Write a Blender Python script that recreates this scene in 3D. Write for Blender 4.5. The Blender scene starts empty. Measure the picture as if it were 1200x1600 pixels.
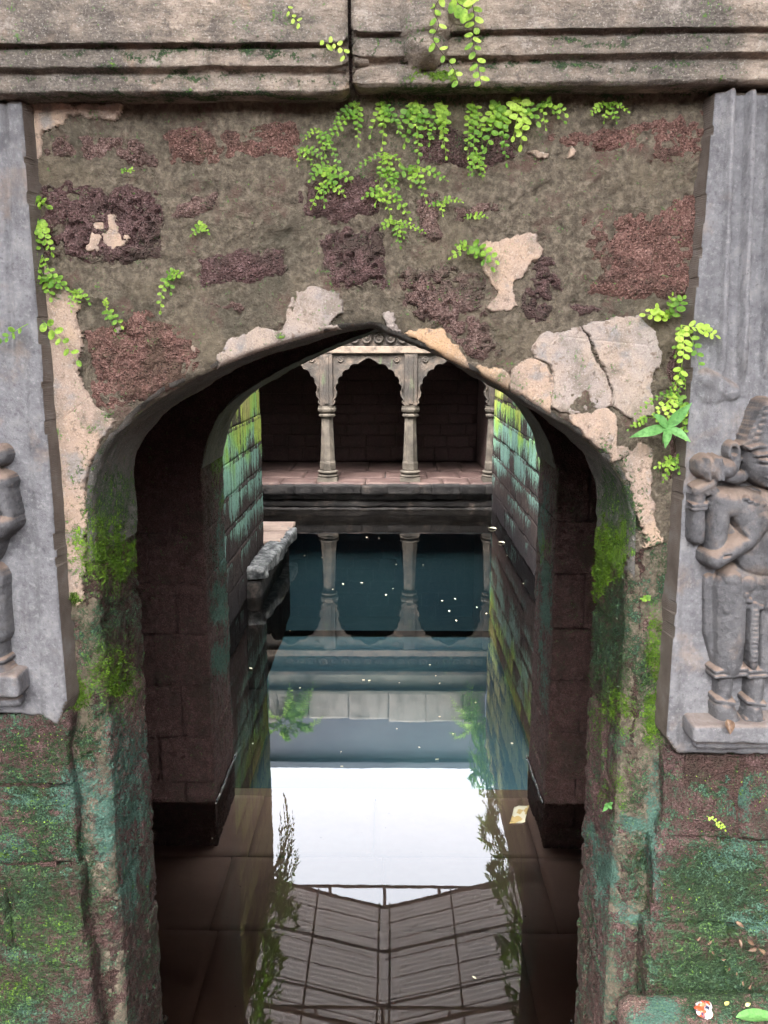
import bpy, bmesh, math, random
import numpy as np
from mathutils import Vector, Matrix

random.seed(7)
ORD = ['first', 'second', 'third', 'fourth', 'fifth', 'sixth', 'seventh', 'eighth', 'ninth', 'tenth', 'eleventh', 'twelfth', 'thirteenth', 'fourteenth']
R = math.radians
scene = bpy.context.scene
COL = scene.collection

# ------------------------------------------------------------------ camera, sky, sun, exposure
CAM_H, PITCH, YAW, F = 3.16, R(11.2), R(0.59), 1263.0
cam_d = bpy.data.cameras.new('camera')
cam = bpy.data.objects.new('camera', cam_d); COL.objects.link(cam)
cam.location = (0, 0, CAM_H)
cam.rotation_euler = (math.pi / 2 - PITCH, 0, YAW)
cam_d.sensor_fit = 'VERTICAL'; cam_d.sensor_height = 36; cam_d.sensor_width = 27
cam_d.lens = 36 * F / 1600
cam_d.clip_start = 0.05; cam_d.clip_end = 1500
scene.camera = cam

world = bpy.data.worlds.new('World'); scene.world = world; world.use_nodes = True
wn = world.node_tree.nodes; wl = world.node_tree.links
bg = wn['Background']
sky = wn.new('ShaderNodeTexSky'); sky.sky_type = 'NISHITA'; sky.sun_disc = False
SUN_EL, SUN_AZ = R(58), R(200)
sky.sun_elevation = SUN_EL; sky.sun_rotation = SUN_AZ
sky.air_density = 1.0; sky.dust_density = 4.0; sky.ozone_density = 1.0
hs = wn.new('ShaderNodeHueSaturation'); hs.inputs['Saturation'].default_value = 0.22
wl.new(sky.outputs[0], hs.inputs['Color']); wl.new(hs.outputs[0], bg.inputs['Color'])
bg.inputs['Strength'].default_value = 0.15

sun_d = bpy.data.lights.new('sun', 'SUN'); sun_d.energy = 0.5; sun_d.angle = R(35)
sun_d.color = (1.0, 0.97, 0.92)
sun = bpy.data.objects.new('sun', sun_d); COL.objects.link(sun)
sd_dir = Vector((math.sin(SUN_AZ) * math.cos(SUN_EL), math.cos(SUN_AZ) * math.cos(SUN_EL), math.sin(SUN_EL)))
sun.rotation_euler = (-sd_dir).to_track_quat('-Z', 'Y').to_euler()
sun.location = (0, -5, 30)

vs = scene.view_settings
vs.view_transform = 'Standard'; vs.look = 'None'; vs.gamma = 1.0; vs.use_curve_mapping = False
vs.exposure = 4.38
scene.cycles.max_bounces = 10; scene.cycles.transparent_max_bounces = 12
scene.cycles.use_denoising = True
scene.cycles.sample_clamp_indirect = 8

# ------------------------------------------------------------------ measuring helpers (photo pixel -> place)
_right = np.array([math.cos(YAW), math.sin(YAW), 0.0])
_fwd = np.array([-math.sin(YAW) * math.cos(PITCH), math.cos(YAW) * math.cos(PITCH), -math.sin(PITCH)])
_up = np.cross(_right, _fwd)
C0 = np.array([0, 0, CAM_H])
def ray(u, v):
    return _fwd + (u - 600) / F * _right - (v - 800) / F * _up
def at(u, v, D):
    r = ray(u, v); return C0 + r * (D / r[1])
def onz(u, v, Z):
    r = ray(u, v); return C0 + r * ((Z - CAM_H) / r[2])
def proj(P):
    q = np.asarray(P) - C0
    w = q @ _fwd
    return 600 + F * (q @ _right) / w, 800 - F * (q @ _up) / w

# ------------------------------------------------------------------ numpy noise
def _h(i, j, k, s):
    n = (i.astype(np.int64) * 73856093) ^ (j.astype(np.int64) * 19349663) ^ (k.astype(np.int64) * 83492791) ^ (s * 2654435)
    n = (n ^ (n >> 13)) * 1274126177 & 0x7fffffff
    n = (n ^ (n >> 16)) * 668265263 & 0x7fffffff
    return ((n ^ (n >> 15)) & 0xffff) / 65535.0
def vn(x, y, z, s=0):
    xi, yi, zi = np.floor(x), np.floor(y), np.floor(z)
    fx, fy, fz = x - xi, y - yi, z - zi
    fx = fx * fx * (3 - 2 * fx); fy = fy * fy * (3 - 2 * fy); fz = fz * fz * (3 - 2 * fz)
    r = 0
    for a in (0, 1):
        for b in (0, 1):
            for c in (0, 1):
                r = r + _h(xi + a, yi + b, zi + c, s) * (fx if a else 1 - fx) * (fy if b else 1 - fy) * (fz if c else 1 - fz)
    return r
def fbm(P, sc, octv=4, s=0, rough=0.5):
    x, y, z = P[..., 0] * sc, P[..., 1] * sc, P[..., 2] * sc
    t = 0; a = 1; n = 0
    for o in range(octv):
        t = t + a * (vn(x, y, z, s + o) - 0.5); n += a; a *= rough
        x, y, z = x * 2.03 + 3.1, y * 2.03 + 1.7, z * 2.03 + 5.3
    return t / n * 2
def sst(a, b, x):
    t = np.clip((x - a) / (b - a), 0, 1); return t * t * (3 - 2 * t)
def sd_poly(X, Z, poly):
    poly = np.asarray(poly, float); n = len(poly)
    d = np.full(X.shape, 1e9); ins = np.zeros(X.shape, bool)
    for i in range(n):
        ax, az = poly[i]; bx, bz = poly[(i + 1) % n]
        ex, ez = bx - ax, bz - az
        t = np.clip(((X - ax) * ex + (Z - az) * ez) / (ex * ex + ez * ez + 1e-12), 0, 1)
        d = np.minimum(d, (X - ax - t * ex) ** 2 + (Z - az - t * ez) ** 2)
        if abs(ez) > 1e-12:
            c = ((az > Z) != (bz > Z)) & (X < ex * (Z - az) / ez + ax)
            ins ^= c
    d = np.sqrt(d)
    return np.where(ins, -d, d)

# ------------------------------------------------------------------ object helpers
WLOC = {}
def thing(name, label, cat, loc=(0, 0, 0), group=None):
    o = bpy.data.objects.new(name, None); COL.objects.link(o); o['kind'] = 'thing'
    o.location = loc; o.empty_display_size = 0.1
    WLOC[o] = Vector(loc)
    tag(o, label, cat, group); return o
def tag(o, label=None, cat=None, group=None, kind=None):
    if label: o['label'] = label
    if cat: o['category'] = cat
    if group: o['group'] = group
    if kind: o['kind'] = kind
    return o
def link(name, me, mat, parent=None, loc=(0, 0, 0)):
    """loc = world position of the mesh origin"""
    o = bpy.data.objects.new(name, me); COL.objects.link(o)
    if mat is not None and len(me.materials) == 0: me.materials.append(mat)
    loc = Vector(loc); WLOC[o] = loc
    if parent is not None:
        o.parent = parent; o.location = loc - WLOC[parent]
    else:
        o.location = loc
    return o
def np_mesh(name, V, Q, smooth=True, algae=None):
    V = np.asarray(V, np.float32); Q = np.asarray(Q, np.int32)
    k = Q.shape[1]
    me = bpy.data.meshes.new(name)
    me.vertices.add(len(V)); me.vertices.foreach_set('co', V.ravel())
    me.loops.add(Q.size); me.loops.foreach_set('vertex_index', Q.ravel())
    me.polygons.add(len(Q)); me.polygons.foreach_set('loop_start', np.arange(0, Q.size, k, dtype=np.int32))
    me.polygons.foreach_set('loop_total', np.full(len(Q), k, np.int32))
    me.update(calc_edges=True)
    me.polygons.foreach_set('use_smooth', np.full(len(Q), bool(smooth)))
    if isinstance(algae, tuple):
        algae, mud = algae
        b = me.attributes.new('mud', 'FLOAT', 'POINT'); b.data.foreach_set('value', np.asarray(mud, np.float32))
    if algae is not None:
        a = me.color_attributes.new('algae', 'FLOAT_COLOR', 'POINT')
        a.data.foreach_set('color', np.asarray(algae, np.float32).ravel())
    me.validate()
    return me
def grid_mesh(name, P, keep=None, smooth=True, algae=None):
    """P (n,m,3); keep (n-1,m-1) bool"""
    n, m = P.shape[:2]
    idx = np.arange(n * m).reshape(n, m)
    q = np.stack([idx[:-1, :-1], idx[1:, :-1], idx[1:, 1:], idx[:-1, 1:]], -1)
    q = q.reshape(-1, 4) if keep is None else q[keep]
    used = np.unique(q)
    mp = np.zeros(n * m, np.int32); mp[used] = np.arange(len(used))
    V = P.reshape(-1, 3)[used]
    al = None
    if algae is not None:
        if isinstance(algae, tuple): al = (algae[0](V), algae[1].ravel()[used])
        else: al = algae(V)
    return np_mesh(name, V, mp[q], smooth, al)
def rough_block(name, dims, res=0.02, rad=0.02, amp=0.008, sc=8, seed=0, origin=(0, 0, 0), algae=None, pits=0.0, skip=()):
    """box with worn corners and an uneven surface; origin = where noise is sampled, mesh centred on 0"""
    d = np.array(dims, float) / 2
    Vs, Qs, off = [], [], 0
    for ax in range(3):
        a, b = (ax + 1) % 3, (ax + 2) % 3
        na, nb = max(2, int(2 * d[a] / res) + 1), max(2, int(2 * d[b] / res) + 1)
        A, B = np.meshgrid(np.linspace(-d[a], d[a], na + 1), np.linspace(-d[b], d[b], nb + 1), indexing='ij')
        for s in (-1, 1):
            if (ax, s) in skip: continue
            P = np.zeros(A.shape + (3,)); P[..., ax] = s * d[ax]; P[..., a] = A; P[..., b] = B
            idx = np.arange(A.size).reshape(A.shape) + off
            q = np.stack([idx[:-1, :-1], idx[1:, :-1], idx[1:, 1:], idx[:-1, 1:]], -1).reshape(-1, 4)
            if s < 0: q = q[:, ::-1]
            Vs.append(P.reshape(-1, 3)); Qs.append(q); off += A.size
    V = np.concatenate(Vs); Q = np.concatenate(Qs)
    key, inv = np.unique(np.round(V, 5), axis=0, return_inverse=True)
    V = key; Q = inv.reshape(-1)[Q]
    r = min(rad, d.min() * 0.9)
    inner = np.clip(V, -(d - r), d - r); dv = V - inner
    ln = np.linalg.norm(dv, axis=1, keepdims=True); nrm = dv / np.maximum(ln, 1e-9)
    V = inner + nrm * r
    W = V + np.array(origin)
    n = fbm(W, sc, 4, seed) * amp + fbm(W, sc * 0.3, 2, seed + 9) * amp * 0.8
    if pits > 0: n = n - pits * sst(0.1, 0.45, fbm(W, 70, 2, seed + 5))
    V = V + nrm * n[:, None]
    al = algae(V + np.array(origin)) if algae is not None else None
    return np_mesh(name, V, Q, True, al)
def tube(name, pts, rad, mat, parent=None, sides=6, ret=False):
    pts = [Vector(p) for p in pts]; V = []; Q = []
    for i, p in enumerate(pts):
        t = (pts[min(i + 1, len(pts) - 1)] - pts[max(i - 1, 0)]).normalized()
        a = t.cross(Vector((0.3, 0.9, 0.2))).normalized(); b = t.cross(a)
        r = rad[i] if hasattr(rad, '__len__') else rad
        for k in range(sides):
            th = 2 * math.pi * k / sides
            V.append(p + (a * math.cos(th) + b * math.sin(th)) * r)
    for i in range(len(pts) - 1):
        for k in range(sides):
            k2 = (k + 1) % sides
            Q.append((i * sides + k, i * sides + k2, (i + 1) * sides + k2, (i + 1) * sides + k))
    if ret: return V, Q
    me = np_mesh(name, [tuple(v) for v in V], Q)
    return link(name, me, mat, parent)
def box_mesh(name, dims, bevel=0.0):
    bm = bmesh.new(); bmesh.ops.create_cube(bm, size=1)
    for v in bm.verts: v.co = Vector((v.co.x * dims[0], v.co.y * dims[1], v.co.z * dims[2]))
    if bevel: bmesh.ops.bevel(bm, geom=bm.edges[:], offset=bevel, segments=2, affect='EDGES', profile=0.6)
    me = bpy.data.meshes.new(name); bm.to_mesh(me); bm.free(); return me
def box(name, lo, hi, mat, parent=None, bevel=0.0):
    lo, hi = Vector(lo), Vector(hi)
    return link(name, box_mesh(name, hi - lo, bevel), mat, parent, (lo + hi) / 2)

# ------------------------------------------------------------------ materials
class M:
    def __init__(s, name, rough=0.9):
        s.m = bpy.data.materials.new(name); s.m.use_nodes = True
        s.t = s.m.node_tree; s.N = s.t.nodes; s.b = s.N['Principled BSDF']
        s.b.inputs['Roughness'].default_value = rough
        s.b.inputs['Specular IOR Level'].default_value = 0.3
        g = s.N.new('ShaderNodeNewGeometry'); s.geo = g; s.pos = g.outputs['Position']
    def L(s, a, b): s.t.links.new(a, b)
    def put(s, sock, v):
        if isinstance(v, bpy.types.NodeSocket): s.L(v, sock)
        else: sock.default_value = v if not (isinstance(v, tuple) and len(v) == 3 and sock.type == 'RGBA') else v + (1,)
    def mapping(s, scale=(1, 1, 1), rot=(0, 0, 0), vec=None):
        n = s.N.new('ShaderNodeMapping'); s.L(vec or s.pos, n.inputs[0]); n.inputs['Scale'].default_value = scale
        n.inputs['Rotation'].default_value = rot; return n.outputs[0]
    def noise(s, scale, detail=4, rough=0.55, vec=None, dist=0.0):
        n = s.N.new('ShaderNodeTexNoise'); s.L(vec or s.pos, n.inputs['Vector'])
        n.inputs['Scale'].default_value = scale; n.inputs['Detail'].default_value = detail
        n.inputs['Roughness'].default_value = rough; n.inputs['Distortion'].default_value = dist
        return n.outputs['Fac']
    def vor(s, scale, feature='F1', vec=None):
        n = s.N.new('ShaderNodeTexVoronoi'); n.feature = feature; s.L(vec or s.pos, n.inputs['Vector'])
        n.inputs['Scale'].default_value = scale; return n.outputs['Distance']
    def ramp(s, f, stops):
        n = s.N.new('ShaderNodeValToRGB'); s.L(f, n.inputs[0]); e = n.color_ramp.elements
        for i, (p, c) in enumerate(stops):
            x = e[i] if i < 2 else e.new(p)
            x.position = p; x.color = (c, c, c, 1) if isinstance(c, (int, float)) else c + (1,)
        return n.outputs[0]
    def mix(s, f, a, b, mode='MIX'):
        n = s.N.new('ShaderNodeMix'); n.data_type = 'RGBA'; n.blend_type = mode
        s.put(n.inputs[0], f); s.put(n.inputs[6], a); s.put(n.inputs[7], b); return n.outputs[2]
    def math(s, op, a, b=0.0, c=0.0, clamp=False):
        n = s.N.new('ShaderNodeMath'); n.operation = op; n.use_clamp = clamp
        s.put(n.inputs[0], a); s.put(n.inputs[1], b); s.put(n.inputs[2], c); return n.outputs[0]
    def step(s, f, a, b):
        n = s.N.new('ShaderNodeMapRange'); n.interpolation_type = 'SMOOTHSTEP'; s.L(f, n.inputs[0])
        n.inputs[1].default_value = a; n.inputs[2].default_value = b; return n.outputs[0]
    def xyz(s, v=None):
        n = s.N.new('ShaderNodeSeparateXYZ'); s.L(v or s.pos, n.inputs[0]); return n.outputs
    def attr(s, name):
        n = s.N.new('ShaderNodeAttribute'); n.attribute_name = name
        q = s.N.new('ShaderNodeSeparateColor'); s.L(n.outputs['Color'], q.inputs[0]); return q.outputs
    def bump(s, h, strength=0.5, dist=0.01, prev=None):
        n = s.N.new('ShaderNodeBump'); s.L(h, n.inputs['Height'])
        n.inputs['Strength'].default_value = strength; n.inputs['Distance'].default_value = dist
        if prev: s.L(prev, n.inputs['Normal'])
        return n.outputs[0]
    def out(s, col, nrm=None, rough=None):
        s.put(s.b.inputs['Base Color'], col)
        if nrm: s.L(nrm, s.b.inputs['Normal'])
        if rough is not None: s.put(s.b.inputs['Roughness'], rough)
        return s.m

def add_algae(m, col, nrm, rough=None):
    """moss, algae and dark lines where the 'algae' point attribute says: R bright moss, G dark moss and dark lines along the lintel grooves, B blue-green film"""
    a = m.attr('algae')
    n1 = m.noise(26, 6, 0.68); n2 = m.noise(120, 4, 0.65); n3 = m.noise(7, 4, 0.6)
    nn = m.math('ADD', m.math('ADD', m.math('MULTIPLY', n1, 0.42), m.math('MULTIPLY', n2, 0.38)), m.math('MULTIPLY', n3, 0.20))
    def mask(ch, soft=0.16):
        t = m.math('ADD', ch, m.math('MULTIPLY', m.math('SUBTRACT', nn, 0.5), 4.4))
        return m.step(t, 0.5 - soft, 0.5 + soft)
    dk = mask(a[1]); te = mask(a[2], 0.22); br = mask(a[0], 0.2)
    c_dk = m.ramp(n2, [(0.3, (0.010, 0.020, 0.010)), (0.5, (0.026, 0.058, 0.024)), (0.7, (0.075, 0.115, 0.04))])
    c_te = m.ramp(n2, [(0.3, (0.03, 0.075, 0.06)), (0.55, (0.085, 0.175, 0.135)), (0.75, (0.16, 0.26, 0.20))])
    c_br = m.ramp(n2, [(0.28, (0.03, 0.07, 0.006)), (0.5, (0.085, 0.17, 0.014)), (0.72, (0.20, 0.33, 0.03))])
    col = m.mix(dk, col, c_dk); col = m.mix(te, col, c_te); col = m.mix(br, col, c_br)
    any_ = m.math('MAXIMUM', m.math('MAXIMUM', dk, te), br)
    nrm = m.bump(m.math('MULTIPLY', n2, any_), 0.7, 0.012, nrm)
    return col, nrm

def mk_laterite(name, tint=(1, 1, 1), algae=True, wet=0.0):
    m = M(name, 0.88)
    big = m.noise(2.6, 4, 0.6); mid = m.noise(21, 6, 0.7); fine = m.noise(150, 4, 0.75)
    c = m.ramp(mid, [(0.28, (0.060, 0.034, 0.031)), (0.46, (0.135, 0.074, 0.060)), (0.58, (0.23, 0.138, 0.118)), (0.72, (0.44, 0.31, 0.28))])
    c2 = m.ramp(fine, [(0.3, (0.035, 0.021, 0.020)), (0.5, (0.125, 0.074, 0.061)), (0.64, (0.50, 0.36, 0.32))])
    c = m.mix(0.55, c, c2)
    c = m.mix(m.math('MULTIPLY', m.step(m.math('ADD', m.math('MULTIPLY', big, 0.6), m.math('MULTIPLY', m.noise(13, 5, 0.7), 0.4)), 0.5, 0.62), 0.75), c, (0.10, 0.080, 0.057))
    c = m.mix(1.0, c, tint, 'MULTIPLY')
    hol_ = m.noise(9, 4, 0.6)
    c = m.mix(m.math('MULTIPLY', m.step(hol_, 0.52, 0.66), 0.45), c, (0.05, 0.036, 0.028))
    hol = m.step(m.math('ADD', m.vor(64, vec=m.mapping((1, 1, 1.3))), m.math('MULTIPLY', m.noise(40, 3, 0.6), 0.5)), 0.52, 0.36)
    c = m.mix(m.math('MULTIPLY', hol, 0.75), c, (0.022, 0.015, 0.014))  # pits: their shade and iron oxide painted into the colour as dark spots
    if algae:
        ma = m.N.new('ShaderNodeAttribute'); ma.attribute_name = 'mud'
        mm_ = m.step(m.math('ADD', ma.outputs['Fac'], m.math('MULTIPLY', m.math('SUBTRACT', m.noise(48, 6, 0.72), 0.5), 1.6)), 0.35, 0.65)
        c = m.mix(mm_, c, m.ramp(m.noise(40, 7, 0.74), [(0.32, (0.062, 0.050, 0.038)), (0.5, (0.162, 0.133, 0.097)), (0.68, (0.30, 0.25, 0.188))]))
    v1 = m.vor(100, vec=m.mapping((1, 1, 1.25)))
    pit = m.step(v1, 0.18, 0.5)
    h = m.math('ADD', m.math('MULTIPLY', pit, -0.6), m.math('ADD', m.math('MULTIPLY', mid, 0.8), m.math('MULTIPLY', fine, 0.7)))
    n = m.bump(h, 1.0, 0.026)
    if algae: c, n = add_algae(m, c, n)
    return m.out(c, n, 0.85 - wet)
MAT = {}
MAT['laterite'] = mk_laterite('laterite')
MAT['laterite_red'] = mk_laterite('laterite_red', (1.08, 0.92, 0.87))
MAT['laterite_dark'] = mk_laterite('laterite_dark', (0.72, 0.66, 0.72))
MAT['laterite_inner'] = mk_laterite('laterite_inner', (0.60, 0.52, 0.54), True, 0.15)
MAT['laterite_blackish'] = mk_laterite('laterite_blackish', (0.30, 0.27, 0.30), False, 0.2)  # darkest tint of the laterite, for the gallery's back wall
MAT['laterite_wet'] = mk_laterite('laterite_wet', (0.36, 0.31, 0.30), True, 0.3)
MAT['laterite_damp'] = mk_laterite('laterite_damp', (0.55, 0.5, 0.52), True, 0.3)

m = M('mud_mortar', 0.95)
a_, b_, c_ = m.noise(3.2, 4, 0.6), m.noise(40, 7, 0.74), m.noise(170, 3, 0.7)
col = m.ramp(b_, [(0.32, (0.062, 0.050, 0.038)), (0.5, (0.162, 0.133, 0.097)), (0.68, (0.30, 0.25, 0.188))])
col = m.mix(m.math('MULTIPLY', m.step(a_, 0.5, 0.70), 0.6), col, (0.070, 0.066, 0.046))
col = m.mix(m.math('MULTIPLY', m.step(m.noise(7, 6, 0.68), 0.53, 0.66), 0.8), col, (0.14, 0.085, 0.068))
col = m.mix(m.math('MULTIPLY', m.step(m.noise(2.1, 5, 0.65), 0.50, 0.64), 0.55), col, (0.185, 0.15, 0.10))
col = m.mix(m.step(c_, 0.64, 0.74), col, (0.28, 0.24, 0.19))
nr = m.bump(m.math('ADD', b_, m.math('MULTIPLY', c_, 0.5)), 1.0, 0.030)
col, nr = add_algae(m, col, nr)
MAT['mud'] = m.out(col, nr)

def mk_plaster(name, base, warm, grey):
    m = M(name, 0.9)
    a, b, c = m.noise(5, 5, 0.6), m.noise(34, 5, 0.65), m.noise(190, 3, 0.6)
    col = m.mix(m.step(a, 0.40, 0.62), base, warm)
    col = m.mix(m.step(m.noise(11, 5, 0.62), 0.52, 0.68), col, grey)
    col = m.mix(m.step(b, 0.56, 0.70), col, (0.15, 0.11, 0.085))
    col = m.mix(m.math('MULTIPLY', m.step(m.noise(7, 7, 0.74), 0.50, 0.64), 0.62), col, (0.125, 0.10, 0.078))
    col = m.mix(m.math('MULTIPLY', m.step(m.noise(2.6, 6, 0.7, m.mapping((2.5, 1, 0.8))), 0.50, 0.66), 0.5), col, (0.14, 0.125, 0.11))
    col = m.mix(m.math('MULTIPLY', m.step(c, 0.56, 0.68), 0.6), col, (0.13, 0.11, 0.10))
    col = m.mix(m.math('MULTIPLY', m.step(c, 0.42, 0.32), 0.45), col, (0.46, 0.41, 0.37))
    crack = m.vor(3.1, 'DISTANCE_TO_EDGE', m.mapping((1, 1, 0.8)))
    nr = m.bump(m.math('ADD', b, m.math('MULTIPLY', c, 0.5)), 0.6, 0.012)
    nr = m.bump(m.step(crack, 0.0, 0.012), 0.35, 0.006, nr)
    col, nr = add_algae(m, col, nr)
    return m.out(col, nr)
MAT['plaster'] = mk_plaster('plaster', (0.3026, 0.2269, 0.1778), (0.3479, 0.2496, 0.1778), (0.2269, 0.2004, 0.1815))
MAT['plaster_orange'] = mk_plaster('plaster_orange', (0.3543, 0.2416, 0.149), (0.4026, 0.2577, 0.1449), (0.306, 0.2416, 0.1852))
MAT['plaster_grey'] = mk_plaster('plaster_grey', (0.2723, 0.2307, 0.2042), (0.3177, 0.2496, 0.1967), (0.2042, 0.1891, 0.1815))
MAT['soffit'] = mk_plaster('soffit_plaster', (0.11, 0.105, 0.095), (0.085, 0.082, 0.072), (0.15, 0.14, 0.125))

m = M('lintel_stone', 0.85)
st = m.mapping((1.0, 1.0, 2.3), (0, 0.10, 0))
a_, b_, c_ = m.noise(14, 6, 0.7, st), m.noise(55, 5, 0.7, st), m.noise(3.5, 4, 0.6)
col = m.ramp(a_, [(0.28, (0.09, 0.075, 0.062)), (0.47, (0.24, 0.195, 0.155)), (0.60, (0.36, 0.29, 0.23)), (0.78, (0.54, 0.45, 0.36))])
col = m.mix(m.math('MULTIPLY', m.step(c_, 0.46, 0.66), 0.75), col, m.ramp(b_, [(0.3, (0.055, 0.050, 0.046)), (0.7, (0.26, 0.225, 0.19))]))
col = m.mix(m.math('MULTIPLY', m.step(m.noise(6, 5, 0.6), 0.60, 0.70), 0.7), col, (0.36, 0.26, 0.18))
bl_ = m.noise(8, 7, 0.74)
col = m.mix(m.math('MULTIPLY', m.step(m.noise(1.6, 6, 0.68), 0.46, 0.60), 0.72), col, m.ramp(b_, [(0.3, (0.045, 0.041, 0.038)), (0.7, (0.17, 0.148, 0.125))]))
col = m.mix(m.math('MULTIPLY', m.step(bl_, 0.54, 0.66), 0.65), col, (0.062, 0.055, 0.05))
col = m.mix(m.math('MULTIPLY', m.step(bl_, 0.44, 0.32), 0.6), col, (0.44, 0.39, 0.34))
sp_ = m.noise(150, 3, 0.7)
col = m.mix(m.math('MULTIPLY', m.step(sp_, 0.56, 0.68), 0.5), col, (0.50, 0.46, 0.41))
col = m.mix(m.math('MULTIPLY', m.step(sp_, 0.44, 0.32), 0.5), col, (0.05, 0.045, 0.04))
nr = m.bump(m.math('ADD', m.math('ADD', a_, bl_), m.math('MULTIPLY', b_, 0.7)), 1.0, 0.016)
col, nr = add_algae(m, col, nr)
MAT['lintel'] = m.out(col, nr)

def mk_slab(name, k, dust=0.5):
    m = M(name, 0.8)
    a, b, c = m.noise(9, 5, 0.62), m.noise(60, 5, 0.7), m.noise(230, 3, 0.6)
    col = m.ramp(a, [(0.3, (0.112 * k, 0.110 * k, 0.117 * k)), (0.55, (0.208 * k, 0.205 * k, 0.215 * k)), (0.75, (0.29 * k, 0.28 * k, 0.275 * k))])
    col = m.mix(m.math('MULTIPLY', m.step(b, 0.5, 0.7), 0.5), col, (0.36 * k, 0.35 * k, 0.35 * k))
    col = m.mix(m.math('MULTIPLY', m.step(b, 0.45, 0.32), 0.5), col, (0.065 * k, 0.062 * k, 0.07 * k))
    z = m.N.new('ShaderNodeSeparateXYZ'); m.L(m.geo.outputs['Normal'], z.inputs[0])
    up = m.math('MULTIPLY', m.step(m.math('ADD', z.outputs[2], m.math('MULTIPLY', m.math('SUBTRACT', a, 0.5), 0.9)), 0.22, 0.75), dust)
    col = m.mix(up, col, (0.20, 0.14, 0.105))
    col = m.mix(m.math('MULTIPLY', m.step(m.noise(4.2, 5, 0.65), 0.56, 0.70), 0.5), col, (0.22, 0.165, 0.13))
    col = m.mix(m.math('MULTIPLY', m.step(m.noise(2.4, 6, 0.7, m.mapping((3, 1, 0.7))), 0.52, 0.66), 0.55), col, (0.085 * k, 0.08 * k, 0.08 * k))
    col = m.mix(m.step(c, 0.70, 0.76), col, (0.34, 0.335, 0.33))
    nr = m.bump(m.math('ADD', b, m.math('MULTIPLY', c, 0.5)), 0.55, 0.010)
    return m.out(col, nr)
MAT['slab'] = mk_slab('slab_stone', 0.70, 0.45)
MAT['carving'] = mk_slab('carving_stone', 0.42, 0.7)

m = M('chiselled_edge', 0.85)
a_, b_ = m.noise(9, 5, 0.65), m.noise(70, 4, 0.65)
w = m.N.new('ShaderNodeTexWave'); w.wave_type = 'BANDS'; w.bands_direction = 'Z'
m.L(m.pos, w.inputs[0]); w.inputs['Scale'].default_value = 46; w.inputs['Distortion'].default_value = 5.0; w.inputs['Detail'].default_value = 2
col = m.ramp(a_, [(0.3, (0.07, 0.055, 0.045)), (0.55, (0.115, 0.095, 0.08)), (0.75, (0.15, 0.138, 0.13))])
nr = m.bump(m.math('ADD', w.outputs['Fac'], m.math('MULTIPLY', b_, 2.0)), 0.4, 0.0035)
MAT['chisel'] = m.out(col, nr)

m = M('pillar_stone', 0.8)
a_, b_ = m.noise(5, 5, 0.65), m.noise(28, 5, 0.7)
col = m.ramp(a_, [(0.3, (0.022, 0.018, 0.014)), (0.50, (0.056, 0.047, 0.037)), (0.70, (0.105, 0.088, 0.070))])
col = m.mix(m.math('MULTIPLY', m.step(b_, 0.55, 0.72), 0.6), col, (0.12, 0.105, 0.085))
MAT['pillar'] = m.out(col, m.bump(b_, 0.5, 0.02))

m = M('carved_bracket_stone', 0.85)
a_, b_ = m.noise(3.2, 5, 0.65), m.noise(22, 5, 0.7)
col = m.ramp(a_, [(0.3, (0.014, 0.012, 0.011)), (0.5, (0.034, 0.027, 0.022)), (0.70, (0.10, 0.074, 0.056))])
col = m.mix(m.math('MULTIPLY', m.step(b_, 0.5, 0.68), 0.7), col, (0.05, 0.048, 0.042))
col = m.mix(m.math('MULTIPLY', m.step(m.noise(1.7, 4, 0.6, m.mapping((3, 1, 0.6))), 0.58, 0.68), 0.5), col, (0.06, 0.085, 0.04))
MAT['bracket'] = m.out(col, m.bump(b_, 0.6, 0.03))

m = M('red_paving', 0.7)
a_, b_ = m.noise(2.2, 5, 0.62), m.noise(20, 4, 0.65)
col = m.ramp(a_, [(0.32, (0.012, 0.006, 0.0055)), (0.5, (0.028, 0.018, 0.0155)), (0.7, (0.070, 0.048, 0.040))])
MAT['paving'] = m.out(m.mix(m.math('MULTIPLY', b_, 0.3), col, (0.16, 0.09, 0.08)), m.bump(b_, 0.4, 0.02))
m = M('pale_paving', 0.75)
a_, b_ = m.noise(3, 5, 0.62), m.noise(24, 4, 0.65)
col = m.ramp(a_, [(0.32, (0.17, 0.115, 0.088)), (0.6, (0.30, 0.22, 0.175))])
MAT['pale_paving'] = m.out(col, m.bump(b_, 0.4, 0.02))

m = M('gallery_lintel_stone', 0.8)
a_ = m.noise(4, 6, 0.7)
MAT['gallery_lintel'] = m.out(m.ramp(a_, [(0.36, (0.03, 0.025, 0.02)), (0.55, (0.12, 0.09, 0.068))]), m.bump(a_, 0.5, 0.03))
m = M('wet_stone', 0.5)
a_, b_ = m.noise(4, 5, 0.65), m.noise(30, 5, 0.7)
col = m.ramp(a_, [(0.3, (0.008, 0.0075, 0.008)), (0.58, (0.022, 0.020, 0.019)), (0.78, (0.085, 0.066, 0.054))])
m.b.inputs['Specular IOR Level'].default_value = 0.12
MAT['wet_stone'] = m.out(col, m.bump(b_, 0.8, 0.04), 0.75)
m = M('ledge_stone', 0.55)
a_, b_ = m.noise(8, 5, 0.65), m.noise(26, 5, 0.7)
col = m.ramp(a_, [(0.36, (0.02, 0.022, 0.024)), (0.5, (0.08, 0.083, 0.083)), (0.64, (0.24, 0.24, 0.235))])
MAT['ledge'] = m.out(col, m.bump(b_, 0.8, 0.04))

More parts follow.
